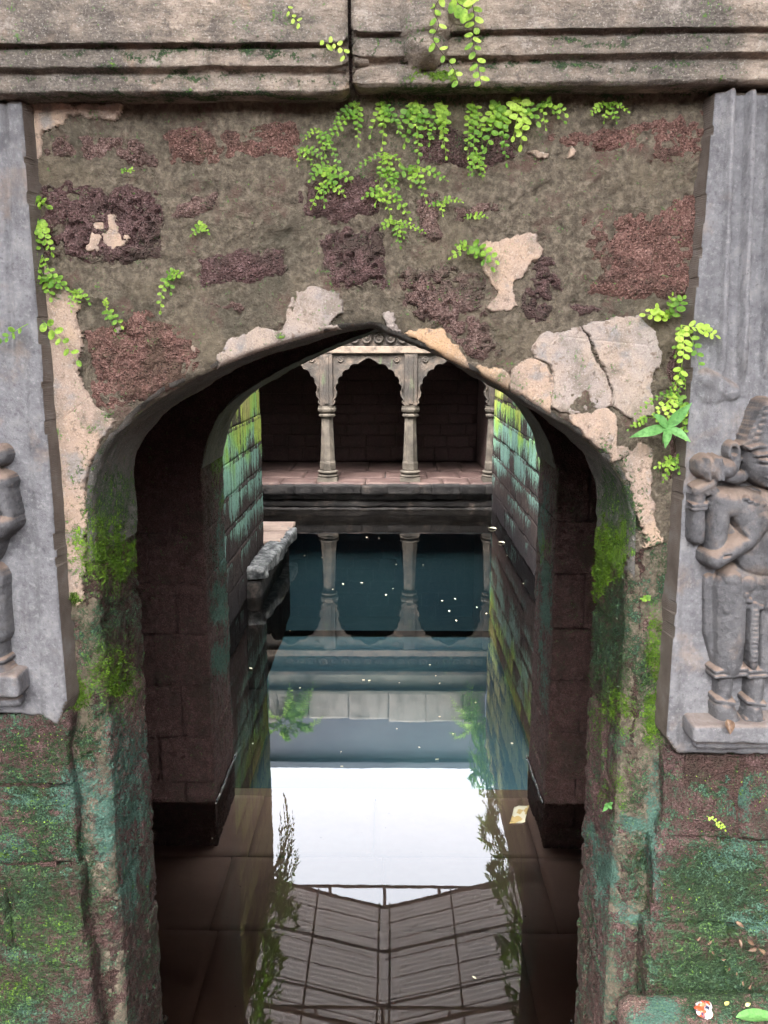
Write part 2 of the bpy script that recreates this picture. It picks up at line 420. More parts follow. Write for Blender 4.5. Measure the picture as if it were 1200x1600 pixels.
# shaft walls: laterite with moss that hangs from the course joints and runs down in drips
COURSE = 0.38
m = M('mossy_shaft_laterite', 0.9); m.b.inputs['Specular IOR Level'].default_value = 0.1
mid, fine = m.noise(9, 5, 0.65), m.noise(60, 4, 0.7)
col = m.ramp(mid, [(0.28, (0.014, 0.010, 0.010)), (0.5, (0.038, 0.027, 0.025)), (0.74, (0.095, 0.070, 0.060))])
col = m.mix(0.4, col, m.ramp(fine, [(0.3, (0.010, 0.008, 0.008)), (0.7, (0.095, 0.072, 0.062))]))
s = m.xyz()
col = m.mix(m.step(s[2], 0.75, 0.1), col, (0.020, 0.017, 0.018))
lown = m.noise(1.1, 4, 0.6)
drip = m.noise(1.0, 4, 0.6, m.mapping((13, 13, 0.45)), 0.15)
drip2 = m.noise(1.0, 4, 0.6, m.mapping((34, 34, 0.9)), 0.1)
jz = m.math('ADD', s[2], m.math('MULTIPLY', m.noise(6, 4, 0.6), 0.10))
fr = m.math('FRACT', m.math('DIVIDE', jz, COURSE))          # 1 just under a joint, 0 at the bottom of a course
dr = m.math('ADD', m.math('MULTIPLY', drip, 0.75), m.math('MULTIPLY', drip2, 1.25))
cov = m.math('ADD', m.math('ADD', dr, m.math('MULTIPLY', fr, 0.34)), m.math('MULTIPLY', lown, 0.65))
zf = m.step(s[2], 0.4, 1.5)
oi = m.N.new('ShaderNodeObjectInfo'); rnd_ = oi.outputs['Random']
cov = m.math('ADD', cov, m.math('MULTIPLY', zf, 0.42))
cov = m.math('ADD', cov, m.math('MULTIPLY', m.math('SUBTRACT', rnd_, 0.55), 0.42))
col = m.mix(m.math('MULTIPLY', m.math('FRACT', m.math('MULTIPLY', rnd_, 7.3)), 0.55), col, (0.022, 0.017, 0.018))
mask = m.step(cov, 1.76, 1.98)
zz = m.math('ADD', s[2], m.math('ADD', m.math('MULTIPLY', m.math('SUBTRACT', lown, 0.5), 1.6), m.math('MULTIPLY', m.math('SUBTRACT', m.math('FRACT', m.math('MULTIPLY', rnd_, 3.7)), 0.5), 0.8)))
hue = m.ramp(m.step(zz, 0.6, 3.4), [(0.0, (0.16, 0.27, 0.24)), (0.40, (0.24, 0.44, 0.34)), (0.56, (0.25, 0.46, 0.11)), (0.74, (0.36, 0.44, 0.08)), (1.0, (0.38, 0.33, 0.13))])
hue = m.mix(m.step(drip2, 0.55, 0.40), hue, m.mix(0.5, hue, (0.06, 0.06, 0.035)))
mossc = m.mix(m.ramp(fine, [(0.3, 0.0), (0.7, 0.55)]), hue, m.mix(0.55, hue, (0.02, 0.04, 0.01)))
col = m.mix(mask, col, mossc)
nr = m.bump(m.math('ADD', mid, fine), 0.8, 0.03)
MAT['shaft'] = m.out(col, m.bump(mask, 0.4, 0.015, nr))

# water: mirror by Fresnel, clear beneath
m = M('water', 0.0)
wv = m.math('ADD', m.noise(2.4, 2, 0.5), m.math('MULTIPLY', m.noise(9, 2, 0.5), 0.22))
nr = m.bump(wv, 0.016, 0.012)
fres = m.N.new('ShaderNodeFresnel'); fres.inputs[0].default_value = 1.95; m.L(nr, fres.inputs['Normal'])
gl = m.N.new('ShaderNodeBsdfGlossy'); gl.inputs['Roughness'].default_value = 0.0; m.L(nr, gl.inputs['Normal'])
tr = m.N.new('ShaderNodeBsdfTransparent'); tr.inputs[0].default_value = (0.92, 0.89, 0.85, 1)
mx = m.N.new('ShaderNodeMixShader'); m.L(fres.outputs[0], mx.inputs[0]); m.L(tr.outputs[0], mx.inputs[1]); m.L(gl.outputs[0], mx.inputs[2])
m.L(mx.outputs[0], m.N['Material Output'].inputs[0])
MAT['water'] = m.m

m = M('silted_floor', 0.9)
a_, b_ = m.noise(1.7, 5, 0.6), m.noise(30, 4, 0.6)
col = m.ramp(a_, [(0.3, (0.27, 0.185, 0.15)), (0.7, (0.37, 0.265, 0.215))])
col = m.mix(m.step(b_, 0.70, 0.78), col, (0.06, 0.04, 0.03))
MAT['silt'] = m.out(col)
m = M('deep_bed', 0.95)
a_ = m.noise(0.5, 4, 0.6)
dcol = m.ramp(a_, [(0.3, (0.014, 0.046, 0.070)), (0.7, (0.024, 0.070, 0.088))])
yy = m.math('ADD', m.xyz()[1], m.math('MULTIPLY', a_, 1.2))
MAT['deep'] = m.out(m.mix(m.step(yy, 6.2, 9.2), (0.21, 0.15, 0.12), dcol))      # silt brown near the arch; deep water's loss of light painted blue-green farther in

m = M('corrugated_sheet', 0.5)
a_ = m.noise(1.5, 5, 0.6)
MAT['tin'] = m.out(m.ramp(a_, [(0.3, (0.22, 0.22, 0.24)), (0.7, (0.34, 0.335, 0.35))]))
tl = m.N.new('ShaderNodeBsdfTranslucent'); tl.inputs[0].default_value = (0.25, 0.225, 0.215, 1)
mx = m.N.new('ShaderNodeMixShader'); mx.inputs[0].default_value = 0.30
m.L(m.b.outputs[0], mx.inputs[1]); m.L(tl.outputs[0], mx.inputs[2]); m.L(mx.outputs[0], m.N['Material Output'].inputs[0])
m = M('painted_steel', 0.6)
MAT['steel'] = m.out(m.mix(m.noise(5, 4, 0.6), (0.24, 0.19, 0.185), (0.36, 0.30, 0.29)))
m = M('weathered_limewash', 0.9)
a_, b_ = m.noise(2.3, 5, 0.62, m.mapping((2, 2, 0.8))), m.noise(18, 4, 0.6)
col = m.ramp(a_, [(0.3, (0.10, 0.092, 0.08)), (0.6, (0.20, 0.185, 0.165))])
MAT['limewash'] = m.out(m.mix(m.step(b_, 0.62, 0.75), col, (0.14, 0.13, 0.11)), m.bump(b_, 0.4, 0.02))
m = M('upper_masonry', 0.9)
a_, b_ = m.noise(2.0, 5, 0.62), m.noise(20, 4, 0.6)
MAT['upper'] = m.out(m.ramp(a_, [(0.3, (0.05, 0.055, 0.045)), (0.7, (0.15, 0.14, 0.115))]), m.bump(b_, 0.6, 0.03))
m = M('blue_grey_render', 0.8)
MAT['bluegrey'] = m.out(m.ramp(m.noise(0.7, 4, 0.6), [(0.3, (0.050, 0.055, 0.070)), (0.7, (0.075, 0.08, 0.095))]))
m = M('earth', 0.95)
MAT['earth'] = m.out(m.ramp(m.noise(1.4, 5, 0.6), [(0.3, (0.09, 0.07, 0.045)), (0.7, (0.10, 0.12, 0.045))]))

def mk_leaf(name, c1, c2, trans=0.45):
    m = M(name, 0.5)
    n = m.noise(16, 4, 0.65); q = m.noise(90, 2, 0.5)
    col = m.mix(m.math('MULTIPLY', m.step(n, 0.3, 0.7), 1.0), c1, c2)
    col = m.mix(m.math('MULTIPLY', m.step(q, 0.42, 0.7), 0.6), col, tuple(x * 0.6 for x in c1))
    m.put(m.b.inputs['Base Color'], col)
    t = m.N.new('ShaderNodeBsdfTranslucent'); m.L(col, t.inputs[0])
    mx = m.N.new('ShaderNodeMixShader'); mx.inputs[0].default_value = trans
    m.L(m.b.outputs[0], mx.inputs[1]); m.L(t.outputs[0], mx.inputs[2]); m.L(mx.outputs[0], m.N['Material Output'].inputs[0])
    return m.m
MAT['fern'] = mk_leaf('fern_leaf', (0.12, 0.27, 0.03), (0.36, 0.54, 0.075))
MAT['fern_yellow'] = mk_leaf('young_fern_leaf', (0.34, 0.52, 0.06), (0.52, 0.70, 0.14))
MAT['fern_mid'] = mk_leaf('mature_fern_leaf', (0.10, 0.24, 0.03), (0.24, 0.42, 0.06))
MAT['fern_dark'] = mk_leaf('shade_fern_leaf', (0.07, 0.16, 0.02), (0.14, 0.28, 0.03))
MAT['broad'] = mk_leaf('broad_leaf', (0.13, 0.33, 0.09), (0.21, 0.45, 0.15))
MAT['stem'] = M('stem', 0.7).out((0.055, 0.04, 0.025))
MAT['dry_leaf'] = mk_leaf('dry_leaf', (0.09, 0.052, 0.034), (0.20, 0.13, 0.085), 0.1)
MAT['pale_leaf'] = mk_leaf('pale_floating_leaf', (0.60, 0.55, 0.38), (0.72, 0.68, 0.50), 0.1)
MAT['yellow_leaf'] = mk_leaf('yellow_leaf', (0.62, 0.55, 0.16), (0.75, 0.68, 0.30), 0.2)
m = M('printed_foil', 0.35)
f_ = m.noise(22, 2, 0.5); g_ = m.noise(38, 2, 0.5)
col = m.mix(m.step(f_, 0.50, 0.53), (0.62, 0.58, 0.60), (0.55, 0.09, 0.04))
col = m.mix(m.step(g_, 0.57, 0.60), col, (0.05, 0.05, 0.09))
m.b.inputs['Metallic'].default_value = 0.25
MAT['foil'] = m.out(col)
m = M('printed_card', 0.6)
f_ = m.noise(14, 2, 0.5)
MAT['card'] = m.out(m.mix(m.step(f_, 0.52, 0.56), (0.62, 0.58, 0.42), (0.50, 0.36, 0.14)))

# ------------------------------------------------------------------ moss on the near masonry, and dark lines along the lintel grooves (measured on the photo, kept by place)
# (u, v, ru, rv, amount)
BR = [(170, 860, 50, 60, .62), (185, 880, 40, 26, .8), (165, 790, 50, 60, .25), (180, 1050, 50, 60, .5), (115, 1085, 28, 25, .9), (105, 935, 22, 14, .7),
      (950, 860, 34, 50, .8), (935, 880, 18, 50, .9), (965, 800, 30, 40, .3), (1015, 1120, 22, 60, .75), (965, 1100, 40, 60, .45), (1025, 1010, 18, 60, .6), (940, 1130, 26, 70, .35), (965, 1230, 30, 60, .35),
      (40, 1320, 70, 60, .28), (60, 1470, 80, 70, .35), (20, 1530, 60, 60, .35), (30, 1180, 60, 30, .25), (1100, 1480, 90, 60, .18),
      (690, 118, 30, 14, .8), (1090, 1560, 90, 20, .2)]
DK = [(50, 1180, 130, 60, .55), (1120, 1225, 110, 50, .50), (60, 1330, 120, 110, .62), (150, 1120, 60, 60, .4), (1000, 1350, 60, 160, .42), (150, 1400, 50, 100, .35), (175, 800, 60, 90, .55), (150, 1000, 60, 120, .45), (50, 1250, 90, 130, .62), (50, 1450, 100, 180, .62), (130, 1170, 50, 60, .5),
      (965, 800, 50, 90, .55), (960, 1000, 60, 160, .55), (1015, 1080, 40, 130, .6), (990, 1250, 50, 120, .4), (1110, 1260, 120, 60, .35), (1120, 1400, 120, 120, .75), (1110, 1530, 130, 80, .75), (1150, 1210, 40, 40, .6),
      (690, 150, 130, 18, .4), (30, 1560, 80, 60, .6), (640, 215, 160, 60, .22), (1030, 900, 25, 80, .5), (285, 78, 320, 8, .45), (285, 120, 320, 6, .4), (285, 150, 320, 7, .5), (880, 60, 330, 8, .4), (880, 100, 330, 6, .4), (880, 140, 330, 8, .45)]  # last six darken the lintel grooves and lower edge lengthwise
TE = [(195, 1210, 46, 120, .50), (165, 1290, 26, 60, .7), (200, 1270, 30, 26, .75), (205, 1370, 22, 80, .55), (190, 1060, 40, 50, .35), (120, 1240, 50, 60, .5), (100, 1340, 40, 60, .35), (215, 1180, 26, 60, .45),
      (940, 1370, 18, 60, .7), (928, 1320, 14, 40, .6), (990, 1288, 40, 16, .7), (1018, 1300, 12, 140, .6), (960, 1160, 40, 80, .28), (1150, 1230, 30, 40, .5), (1150, 1330, 70, 60, .32), (1030, 1580, 40, 30, .7), (985, 1430, 26, 26, .5),
      (20, 1330, 50, 40, .45), (40, 1490, 60, 16, .45), (20, 1240, 50, 30, .35), (60, 1580, 60, 30, .35), (1180, 1440, 50, 20, .5)]
MOSS = []
def algae_at(V):
    u, v = proj(V)
    out = np.zeros((len(V), 4), np.float32); out[:, 3] = 1
    w1 = fbm(V, 9, 3, 3) * 26; w2 = fbm(V, 9, 3, 13) * 26
    for c, lst in enumerate((BR, DK, TE)):
        a = (0.02, 0.26, 0.17)[c] * sst(740, 960, v) * (0.55 + 0.9 * vn(V[:, 0] * 7, V[:, 1] * 7, V[:, 2] * 7, 40 + c))
        for (bu, bv, ru, rv, k) in lst:
            d2 = ((u + w1 - bu) / ru) ** 2 + ((v + w2 - bv) / rv) ** 2
            a = np.maximum(a, k * np.exp(-d2 * 0.9))
        out[:, c] = np.clip(a * (1.12, 1.25, 1.3)[c], 0, 1)
    MOSS.append((V, out)); return out

# ------------------------------------------------------------------ the place, in metres: X right, Y away from the camera, Z above the water
YF, YR = 2.85, 3.36          # near arched wall, front and back
YS = 2.77                    # face of the carved slabs
Y2F, Y2R = 5.26, 5.96        # second arched wall
YP, YB = 16.3, 19.6          # far gallery front, its back wall
PASS_L, PASS_R = -1.95, 1.80

def smooth_line(pts, n, sig=2.0, corner=None):
    """resample a polyline evenly to n points, rounding its bends (except at index-of-nearest 'corner')"""
    p = np.asarray(pts, float)
    s = np.concatenate([[0], np.cumsum(np.linalg.norm(np.diff(p, axis=0), axis=1))])
    t = np.linspace(0, s[-1], n)
    q = np.stack([np.interp(t, s, p[:, i]) for i in range(p.shape[1])], 1)
    for _ in range(int(sig * sig)):
        r = q.copy(); r[1:-1] = (q[:-2] + 2 * q[1:-1] + q[2:]) / 4
        if corner is not None:
            k = np.argmin(np.linalg.norm(q - corner, axis=1)); r[k] = q[k]
        q = r
    return q

def arch_outline(pix, D, xl, xr, zbot, n=340):
    pts = [at(u, v, D)[[0, 2]] for u, v in pix]
    pts = [np.array([xl[0], zbot]), np.array([xl[1], pts[0][1] - 0.05])] + pts + [np.array([xr[1], pts[-1][1] - 0.05]), np.array([xr[0], zbot])]
    ap = max(pts, key=lambda q: q[1])
    return smooth_line(pts, n, 3.0, ap)

ARCH1 = arch_outline([(138, 752), (150, 712), (185, 668), (250, 620), (320, 583), (400, 550), (480, 526), (550, 509), (582, 507), (640, 530), (700, 562), (760, 592),
                      (800, 613), (860, 648), (920, 690), (960, 728), (982, 768)], YF, (-1.10, -1.085), (0.885, 0.86), -0.6)
ARCH2 = arch_outline([(316, 742), (319, 705), (336, 655), (366, 622), (410, 594), (470, 562), (540, 532), (592, 512), (650, 535), (720, 566), (775, 594),
                      (830, 640), (860, 690), (868, 738)], Y2F, (-1.265, -1.262), (1.095, 1.09), -0.6)

def outline_normals(O):
    t = np.gradient(O, axis=0); t /= np.linalg.norm(t, axis=1, keepdims=True)
    return np.stack([t[:, 1], -t[:, 0]], 1)          # points into the opening (outline runs left foot -> apex -> right foot)

def sweep(name, O, s0, s1, y0, y1, res, hfun, mat, parent, algae=None):
    """surface swept from the outline part s0..s1 (metres along it) through y0..y1, pushed into the opening by hfun(s,y,P)"""
    L = np.concatenate([[0], np.cumsum(np.linalg.norm(np.diff(O, axis=0), axis=1))])
    Nn = outline_normals(O)
    ns, ny = max(3, int((s1 - s0) / res)), max(3, int((y1 - y0) / res))
    S, Y = np.meshgrid(np.linspace(s0, s1, ns), np.linspace(y0, y1, ny), indexing='ij')
    P = np.stack([np.interp(S, L, O[:, 0]), Y, np.interp(S, L, O[:, 1])], -1)
    N = np.stack([np.interp(S, L, Nn[:, 0]), np.zeros_like(S), np.interp(S, L, Nn[:, 1])], -1)
    h = hfun(S, Y, P)
    me = grid_mesh(name, P + N * h[..., None], None, True, algae)
    return link(name, me, mat, parent)

def arch_body(name, O, rect, y0, y1, mat, parent, inset=0.03):
    """the solid core of an arched wall: opening O (enlarged by inset) inside the rectangle x0,x1,z0,z1"""
    x0, x1, z0, z1 = rect
    Q = O - outline_normals(O) * inset
    c = np.array([Q[:, 0].mean(), z0])
    out = []
    for p in Q:
        d = p - c
        ts = []
        if d[0] > 1e-9: ts.append((x1 - c[0]) / d[0])
        if d[0] < -1e-9: ts.append((x0 - c[0]) / d[0])
        if d[1] > 1e-9: ts.append((z1 - c[1]) / d[1])
        t = min([t for t in ts if t > 0] or [1])
        out.append(c + d * t)
    out = np.array(out); n = len(Q)
    V = []; F_ = []
    for y in (y0, y1):
        V += [(p[0], y, p[1]) for p in Q]; V += [(p[0], y, p[1]) for p in out]
    for i in range(n - 1):
        F_.append((i, i + 1, n + i + 1, n + i)); b = 2 * n
        F_.append((b + i, b + n + i, b + n + i + 1, b + i + 1))
        F_.append((i, b + i, b + i + 1, i + 1)); F_.append((n + i, n + i + 1, b + n + i + 1, b + n + i))
    return link(name, np_mesh(name, V, F_, False), mat, parent)

# ================================================================== setting: water, floors, ground
def plane(name, x0, x1, y0, y1, z, mat, n=1):
    X, Y = np.meshgrid(np.linspace(x0, x1, n + 1), np.linspace(y0, y1, n + 1), indexing='ij')
    o = link(name, grid_mesh(name, np.stack([X, Y, np.full_like(X, z)], -1)), mat); return tag(o, kind='structure')
water = plane('water', -6, 6, 1.0, 19.5, 0.0, MAT['water'], 4)
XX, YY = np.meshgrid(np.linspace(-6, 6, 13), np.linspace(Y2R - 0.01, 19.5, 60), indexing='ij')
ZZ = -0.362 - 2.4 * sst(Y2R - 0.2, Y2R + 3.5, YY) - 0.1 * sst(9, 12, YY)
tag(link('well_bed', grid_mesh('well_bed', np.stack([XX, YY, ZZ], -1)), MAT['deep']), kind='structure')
pf = plane('passage_floor', -3.2, 3.2, 0.9, Y2R + 0.02, -0.42, MAT['silt'], 4)
ys = [1.0, 1.7, 2.45, 3.15, 3.62, 4.4, 5.15, 5.95]; k = 0
for j in range(len(ys) - 1):
    xs = [-1.95, -1.0 + random.uniform(-.2, .1), -0.1 + random.uniform(-.15, .15), 0.85 + random.uniform(-.1, .2), 1.85]
    for i in range(4):
        w, d = xs[i + 1] - xs[i] - 0.002, ys[j + 1] - ys[j] - 0.002
        ctr = ((xs[i] + xs[i + 1]) / 2, (ys[j] + ys[j + 1]) / 2, -0.385)
        link('paving_stone', rough_block('paving_stone', (w, d, 0.06), 0.06, 0.006, 0.008, 3, k, ctr), MAT['silt'], pf, ctr); k += 1
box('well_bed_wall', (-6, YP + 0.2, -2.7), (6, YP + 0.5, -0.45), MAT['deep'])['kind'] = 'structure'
# ground round the well, and the steps the camera stands on (below the view)
V = []; Q_ = []
for (x0, x1, y0, y1, z) in [(-400, -3.4, -400, 400, 5.4), (3.4, 400, -400, 400, 5.4), (-3.4, 3.4, 23, 400, 5.4), (-3.4, 3.4, -400, -7.5, 5.4)]:
    b = len(V); V += [(x0, y0, z), (x1, y0, z), (x1, y1, z), (x0, y1, z)]; Q_.append((b, b + 1, b + 2, b + 3))
tag(link('ground', np_mesh('ground', V, Q_, False), MAT['earth']), kind='structure')
st = thing('stone_steps', 'worn stone steps leading down towards the flooded arch', 'steps', (0, 0.5, -0.4))
for i in range(14):
    y1 = 1.15 - i * 0.62; z = 1.10 + i * 0.31
    link('step', rough_block('step', (6.4, 0.66, 0.34), 0.2, 0.02, 0.006, 3, i, (0, y1, z)), MAT['laterite_dark'], st, (0, y1 - 0.33, z - 0.17))

# ================================================================== near arched wall
wall = thing('arch_wall', 'weathered laterite wall with patchy plaster around the near pointed arch', 'wall', (0, YF, 0))
arch_body('wall_core', ARCH1, (-3.4, 3.4, -0.6, 4.9), YF + 0.05, YR, MAT['laterite_dark'], wall)

def wall_noise(P):
    # layered mud: broad swell, slabs that have flaked off, grit
    sw = fbm(P, 2.2, 3, 21) * 0.010
    fl = fbm(P, 6.0, 4, 31)
    ter = (np.floor(fl * 4.2) + sst(0.42, 0.58, fl * 4.2 - np.floor(fl * 4.2))) / 4.2
    hole = sst(0.34, 0.55, fbm(P, 13, 3, 57)) * 0.014
    return sw + ter * 0.030 + fbm(P, 22, 4, 41, 0.6) * 0.010 + fbm(P, 85, 2, 51) * 0.0032 - hole

def face_grid(x0, x1, z0, z1, res):
    X, Z = np.meshgrid(np.linspace(x0, x1, int((x1 - x0) / res) + 1), np.linspace(z0, z1, int((z1 - z0) / res) + 1), indexing='ij')
    return X, Z
def front_sheet(name, x0, x1, z0, z1, res, hfun, mat, parent, y=YF, hole=None):
    X, Z = face_grid(x0, x1, z0, z1, res)
    keep = np.ones((X.shape[0] - 1, X.shape[1] - 1), bool)
    back = np.zeros_like(X)
    if hole is not None:
        poly = np.concatenate([hole, [[hole[-1, 0], -2], [hole[0, 0], -2]]])
        sd = sd_poly(X, Z, poly)
        e = 1e-3
        gx = (sd_poly(X + e, Z, poly) - sd) / e; gz = (sd_poly(X, Z + e, poly) - sd) / e
        near = (sd < 0) & (sd > -2.2 * res)
        X = np.where(near, X - gx * sd, X); Z = np.where(near, Z - gz * sd, Z)
        bad = sd < -1.5 * res
        keep = ~(bad[:-1, :-1] | bad[1:, :-1] | bad[1:, 1:] | bad[:-1, 1:])
        back = 0.030 * np.exp(-np.maximum(sd, 0) / 0.010)
    P = np.stack([X, np.full_like(X, y), Z], -1)
    h = hfun(P) - back
    P[..., 1] -= h
    return link(name, grid_mesh(name, P, keep, True, algae_at), mat, parent)
front_sheet('mud_mortar', -1.30, 1.16, -0.5, 4.02, 0.0062, wall_noise, MAT['mud'], wall, hole=ARCH1)

ARCH1_POLY = np.concatenate([ARCH1, [[ARCH1[-1, 0], -2], [ARCH1[0, 0], -2]]])
def patch(name, pix, mat, top=0.012, edge=0.02, pits=0.0, warp=0.014, wsc=22, res=0.0048, seed=0, rough=0.004, parent=None, y=YF, cut=True):
    """a block or a skin of plaster standing proud of the mud; its outline is where it dips under it"""
    poly = np.array([at(u, v, y)[[0, 2]] for u, v in pix])
    x0, z0 = poly.min(0) - 0.03; x1, z1 = poly.max(0) + 0.03
    X, Z = face_grid(x0, x1, z0, z1, res)
    P = np.stack([X, np.full_like(X, y), Z], -1)
    wx = fbm(P, wsc, 5, seed + 61, 0.62) * warp; wz = fbm(P, wsc, 5, seed + 71, 0.62) * warp
    sd = sd_poly(X + wx, Z + wz, poly)
    sw = fbm(P, 2.2, 3, 21) * 0.010
    h = sw + top + fbm(P, 30, 3, seed + 81) * rough
    if pits: h = h - pits * sst(0.0, 0.35, fbm(P, 52, 2, seed + 91)) + pits * 0.35
    h = h - (top + 0.05) * sst(-edge, edge * 0.35, sd)
    keep_v = h > -0.034
    if cut:
        sa = sd_poly(X, Z, ARCH1_POLY)
        h = h - 0.030 * np.exp(-np.maximum(sa, 0) / 0.006)
        keep_v &= sa > -0.003
    P[..., 1] -= h
    keep = keep_v[:-1, :-1] & keep_v[1:, :-1] & keep_v[1:, 1:] & keep_v[:-1, 1:]
    mud = sst(-0.055, 0.01, sd + fbm(P, 14, 4, seed + 17, 0.65) * 0.05)
    return link(name, grid_mesh(name, P, keep, True, (algae_at, mud)), mat, parent or wall)

LB = [  # (the first dozen sit in the upper wall)
 # laterite blocks showing through the mud
 ([(68, 198), (190, 202), (245, 214), (238, 262), (72, 264)], 'laterite', .016),
 ([(268, 196), (380, 186), (462, 180), (462, 258), (350, 264), (272, 266)], 'laterite_red', .008),
 ([(60, 284), (150, 286), (235, 294), (246, 340), (240, 404), (120, 408), (62, 400)], 'laterite_dark', .022),
 ([(262, 300), (352, 298), (356, 344), (268, 352)], 'laterite', .008),
 ([(452, 282), (590, 268), (596, 344), (540, 350), (458, 344)], 'laterite_dark', .010),
 ([(494, 360), (600, 352), (606, 452), (512, 452)], 'laterite_dark', .022),
 ([(700, 318), (784, 294), (788, 340), (712, 356)], 'laterite', .014),
 ([(624, 424), (700, 414), (760, 440), (770, 500), (790, 552), (740, 560), (690, 520), (630, 480)], 'laterite', .024),
 ([(842, 392), (872, 396), (884, 470), (846, 508), (800, 498), (806, 448)], 'laterite_dark', .022),
 ([(842, 202), (960, 186), (1098, 166), (1098, 256), (984, 266), (930, 240), (846, 228)], 'laterite_red', .010),
 ([(902, 336), (1000, 322), (1088, 306), (1082, 462), (1000, 466), (926, 452)], 'laterite_red', .010),
 ([(132, 524), (232, 490), (322, 552), (306, 588), (240, 624), (190, 652), (152, 640)], 'laterite_red', .012),
 ([(640, 190), (800, 196), (806, 262), (650, 268)], 'laterite_dark', .010),
 ([(300, 392), (440, 380), (452, 440), (320, 458)], 'laterite_dark', .008),
 ([(340, 500), (300, 470), (380, 462), (420, 490)], 'laterite', .010),
 ([(640, 300), (690, 290), (700, 380), (640, 390)], 'laterite', .010),
 ([(880, 470), (1000, 470), (990, 486), (905, 500)], 'laterite_dark', .010),
 ([(1040, 560), (1075, 520), (1072, 720), (1036, 760)], 'laterite_dark', .012),
 ([(102, 962), (140, 952), (150, 1062), (106, 1072)], 'laterite', .02),
 ([(986, 962), (1020, 950), (1026, 1060), (1010, 1120), (986, 1118)], 'laterite', .02),
 ([(100, 1140), (166, 1112), (174, 1232), (108, 1236)], 'laterite', .014),
 ([(108, 1250), (178, 1246), (182, 1376), (126, 1380)], 'laterite_damp', .014),
 ([(128, 1392), (186, 1388), (192, 1490), (136, 1500)], 'laterite_damp', .016),
 ([(130, 1512), (194, 1502), (198, 1640), (134, 1640)], 'laterite_wet', .014),
 ([(966, 1150), (1024, 1140), (1020, 1276), (964, 1280)], 'laterite', .016),
 ([(962, 1296), (1016, 1292), (1012, 1424), (956, 1420)], 'laterite_damp', .016),
 ([(954, 1438), (1010, 1436), (1004, 1570), (946, 1566)], 'laterite_damp', .016),
 ([(944, 1580), (1002, 1580), (998, 1700), (938, 1700)], 'laterite_wet', .014),
]
for i, (px, mt, pit) in enumerate(LB):
    cu, cv = sum(p[0] for p in px) / len(px), sum(p[1] for p in px) / len(px)
    g = 1.22 if i < 18 else 1.0
    px = [(cu + (p[0] - cu) * g, cv + (p[1] - cv) * g) for p in px]
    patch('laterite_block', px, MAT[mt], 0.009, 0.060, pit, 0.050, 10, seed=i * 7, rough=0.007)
PL = [  # plaster that has not fallen off yet
 ([(26, 160), (192, 160), (188, 188), (150, 192), (120, 186), (72, 206), (68, 248), (44, 292), (62, 330), (60, 400), (98, 442), (126, 470), (132, 540), (124, 580),
   (150, 636), (190, 652), (150, 706), (137, 750), (140, 800), (134, 930), (122, 952), (82, 905), (60, 720), (48, 420), (34, 300)], 'plaster'),
 ([(128, 388), (146, 360), (150, 334), (170, 326), (180, 340), (202, 366), (196, 394), (172, 396), (164, 376), (150, 396)], 'plaster'),
 ([(326, 590), (352, 528), (398, 510), (440, 516), (458, 450), (500, 446), (530, 460), (538, 488), (520, 506), (548, 514), (480, 532), (400, 560)], 'plaster_grey'),
 ([(628, 524), (646, 516), (690, 514), (736, 566), (744, 584), (700, 566)], 'plaster_orange'),
 ([(738, 572), (786, 572), (800, 590), (798, 618), (760, 596)], 'plaster_orange'),
 ([(752, 378), (790, 370), (842, 362), (848, 396), (826, 428), (806, 444), (810, 484), (786, 494), (758, 486), (774, 458), (750, 420)], 'plaster'),
 ([(790, 600), (802, 566), (830, 558), (856, 566), (868, 600), (860, 654), (830, 640)], 'plaster'),
 ([(824, 542), (850, 514), (880, 516), (910, 508), (934, 560), (952, 598), (958, 636), (890, 652), (856, 634), (862, 580), (838, 560)], 'plaster_grey'),
 ([(906, 510), (960, 492), (1000, 488), (1026, 520), (1036, 558), (1020, 600), (1026, 644), (992, 664), (956, 640), (948, 600), (929, 556)], 'plaster_grey'),
 ([(880, 646), (950, 634), (966, 654), (966, 690), (1000, 712), (960, 722), (918, 692)], 'plaster'),
 ([(968, 716), (1000, 690), (1026, 700), (1018, 760), (1034, 850), (1006, 858), (990, 790)], 'plaster'),
 ([(818, 240), (856, 232), (860, 250), (830, 250)], 'plaster'),
 ([(866, 244), (884, 246), (890, 230), (906, 228), (902, 248), (880, 252)], 'plaster'),
 ([(592, 494), (606, 482), (618, 484), (624, 524), (602, 514)], 'plaster_grey'),
 ([(300, 540), (312, 545), (308, 556), (298, 552)], 'plaster'),
 ([(176, 508), (190, 506), (192, 524), (178, 524)], 'plaster_grey'),
]
for i, (px, mt) in enumerate(PL):
    patch('plaster_patch', px, MAT[mt], 0.015, 0.007, 0.0, 0.022, 26, 0.0042, seed=200 + i * 5, rough=0.004)

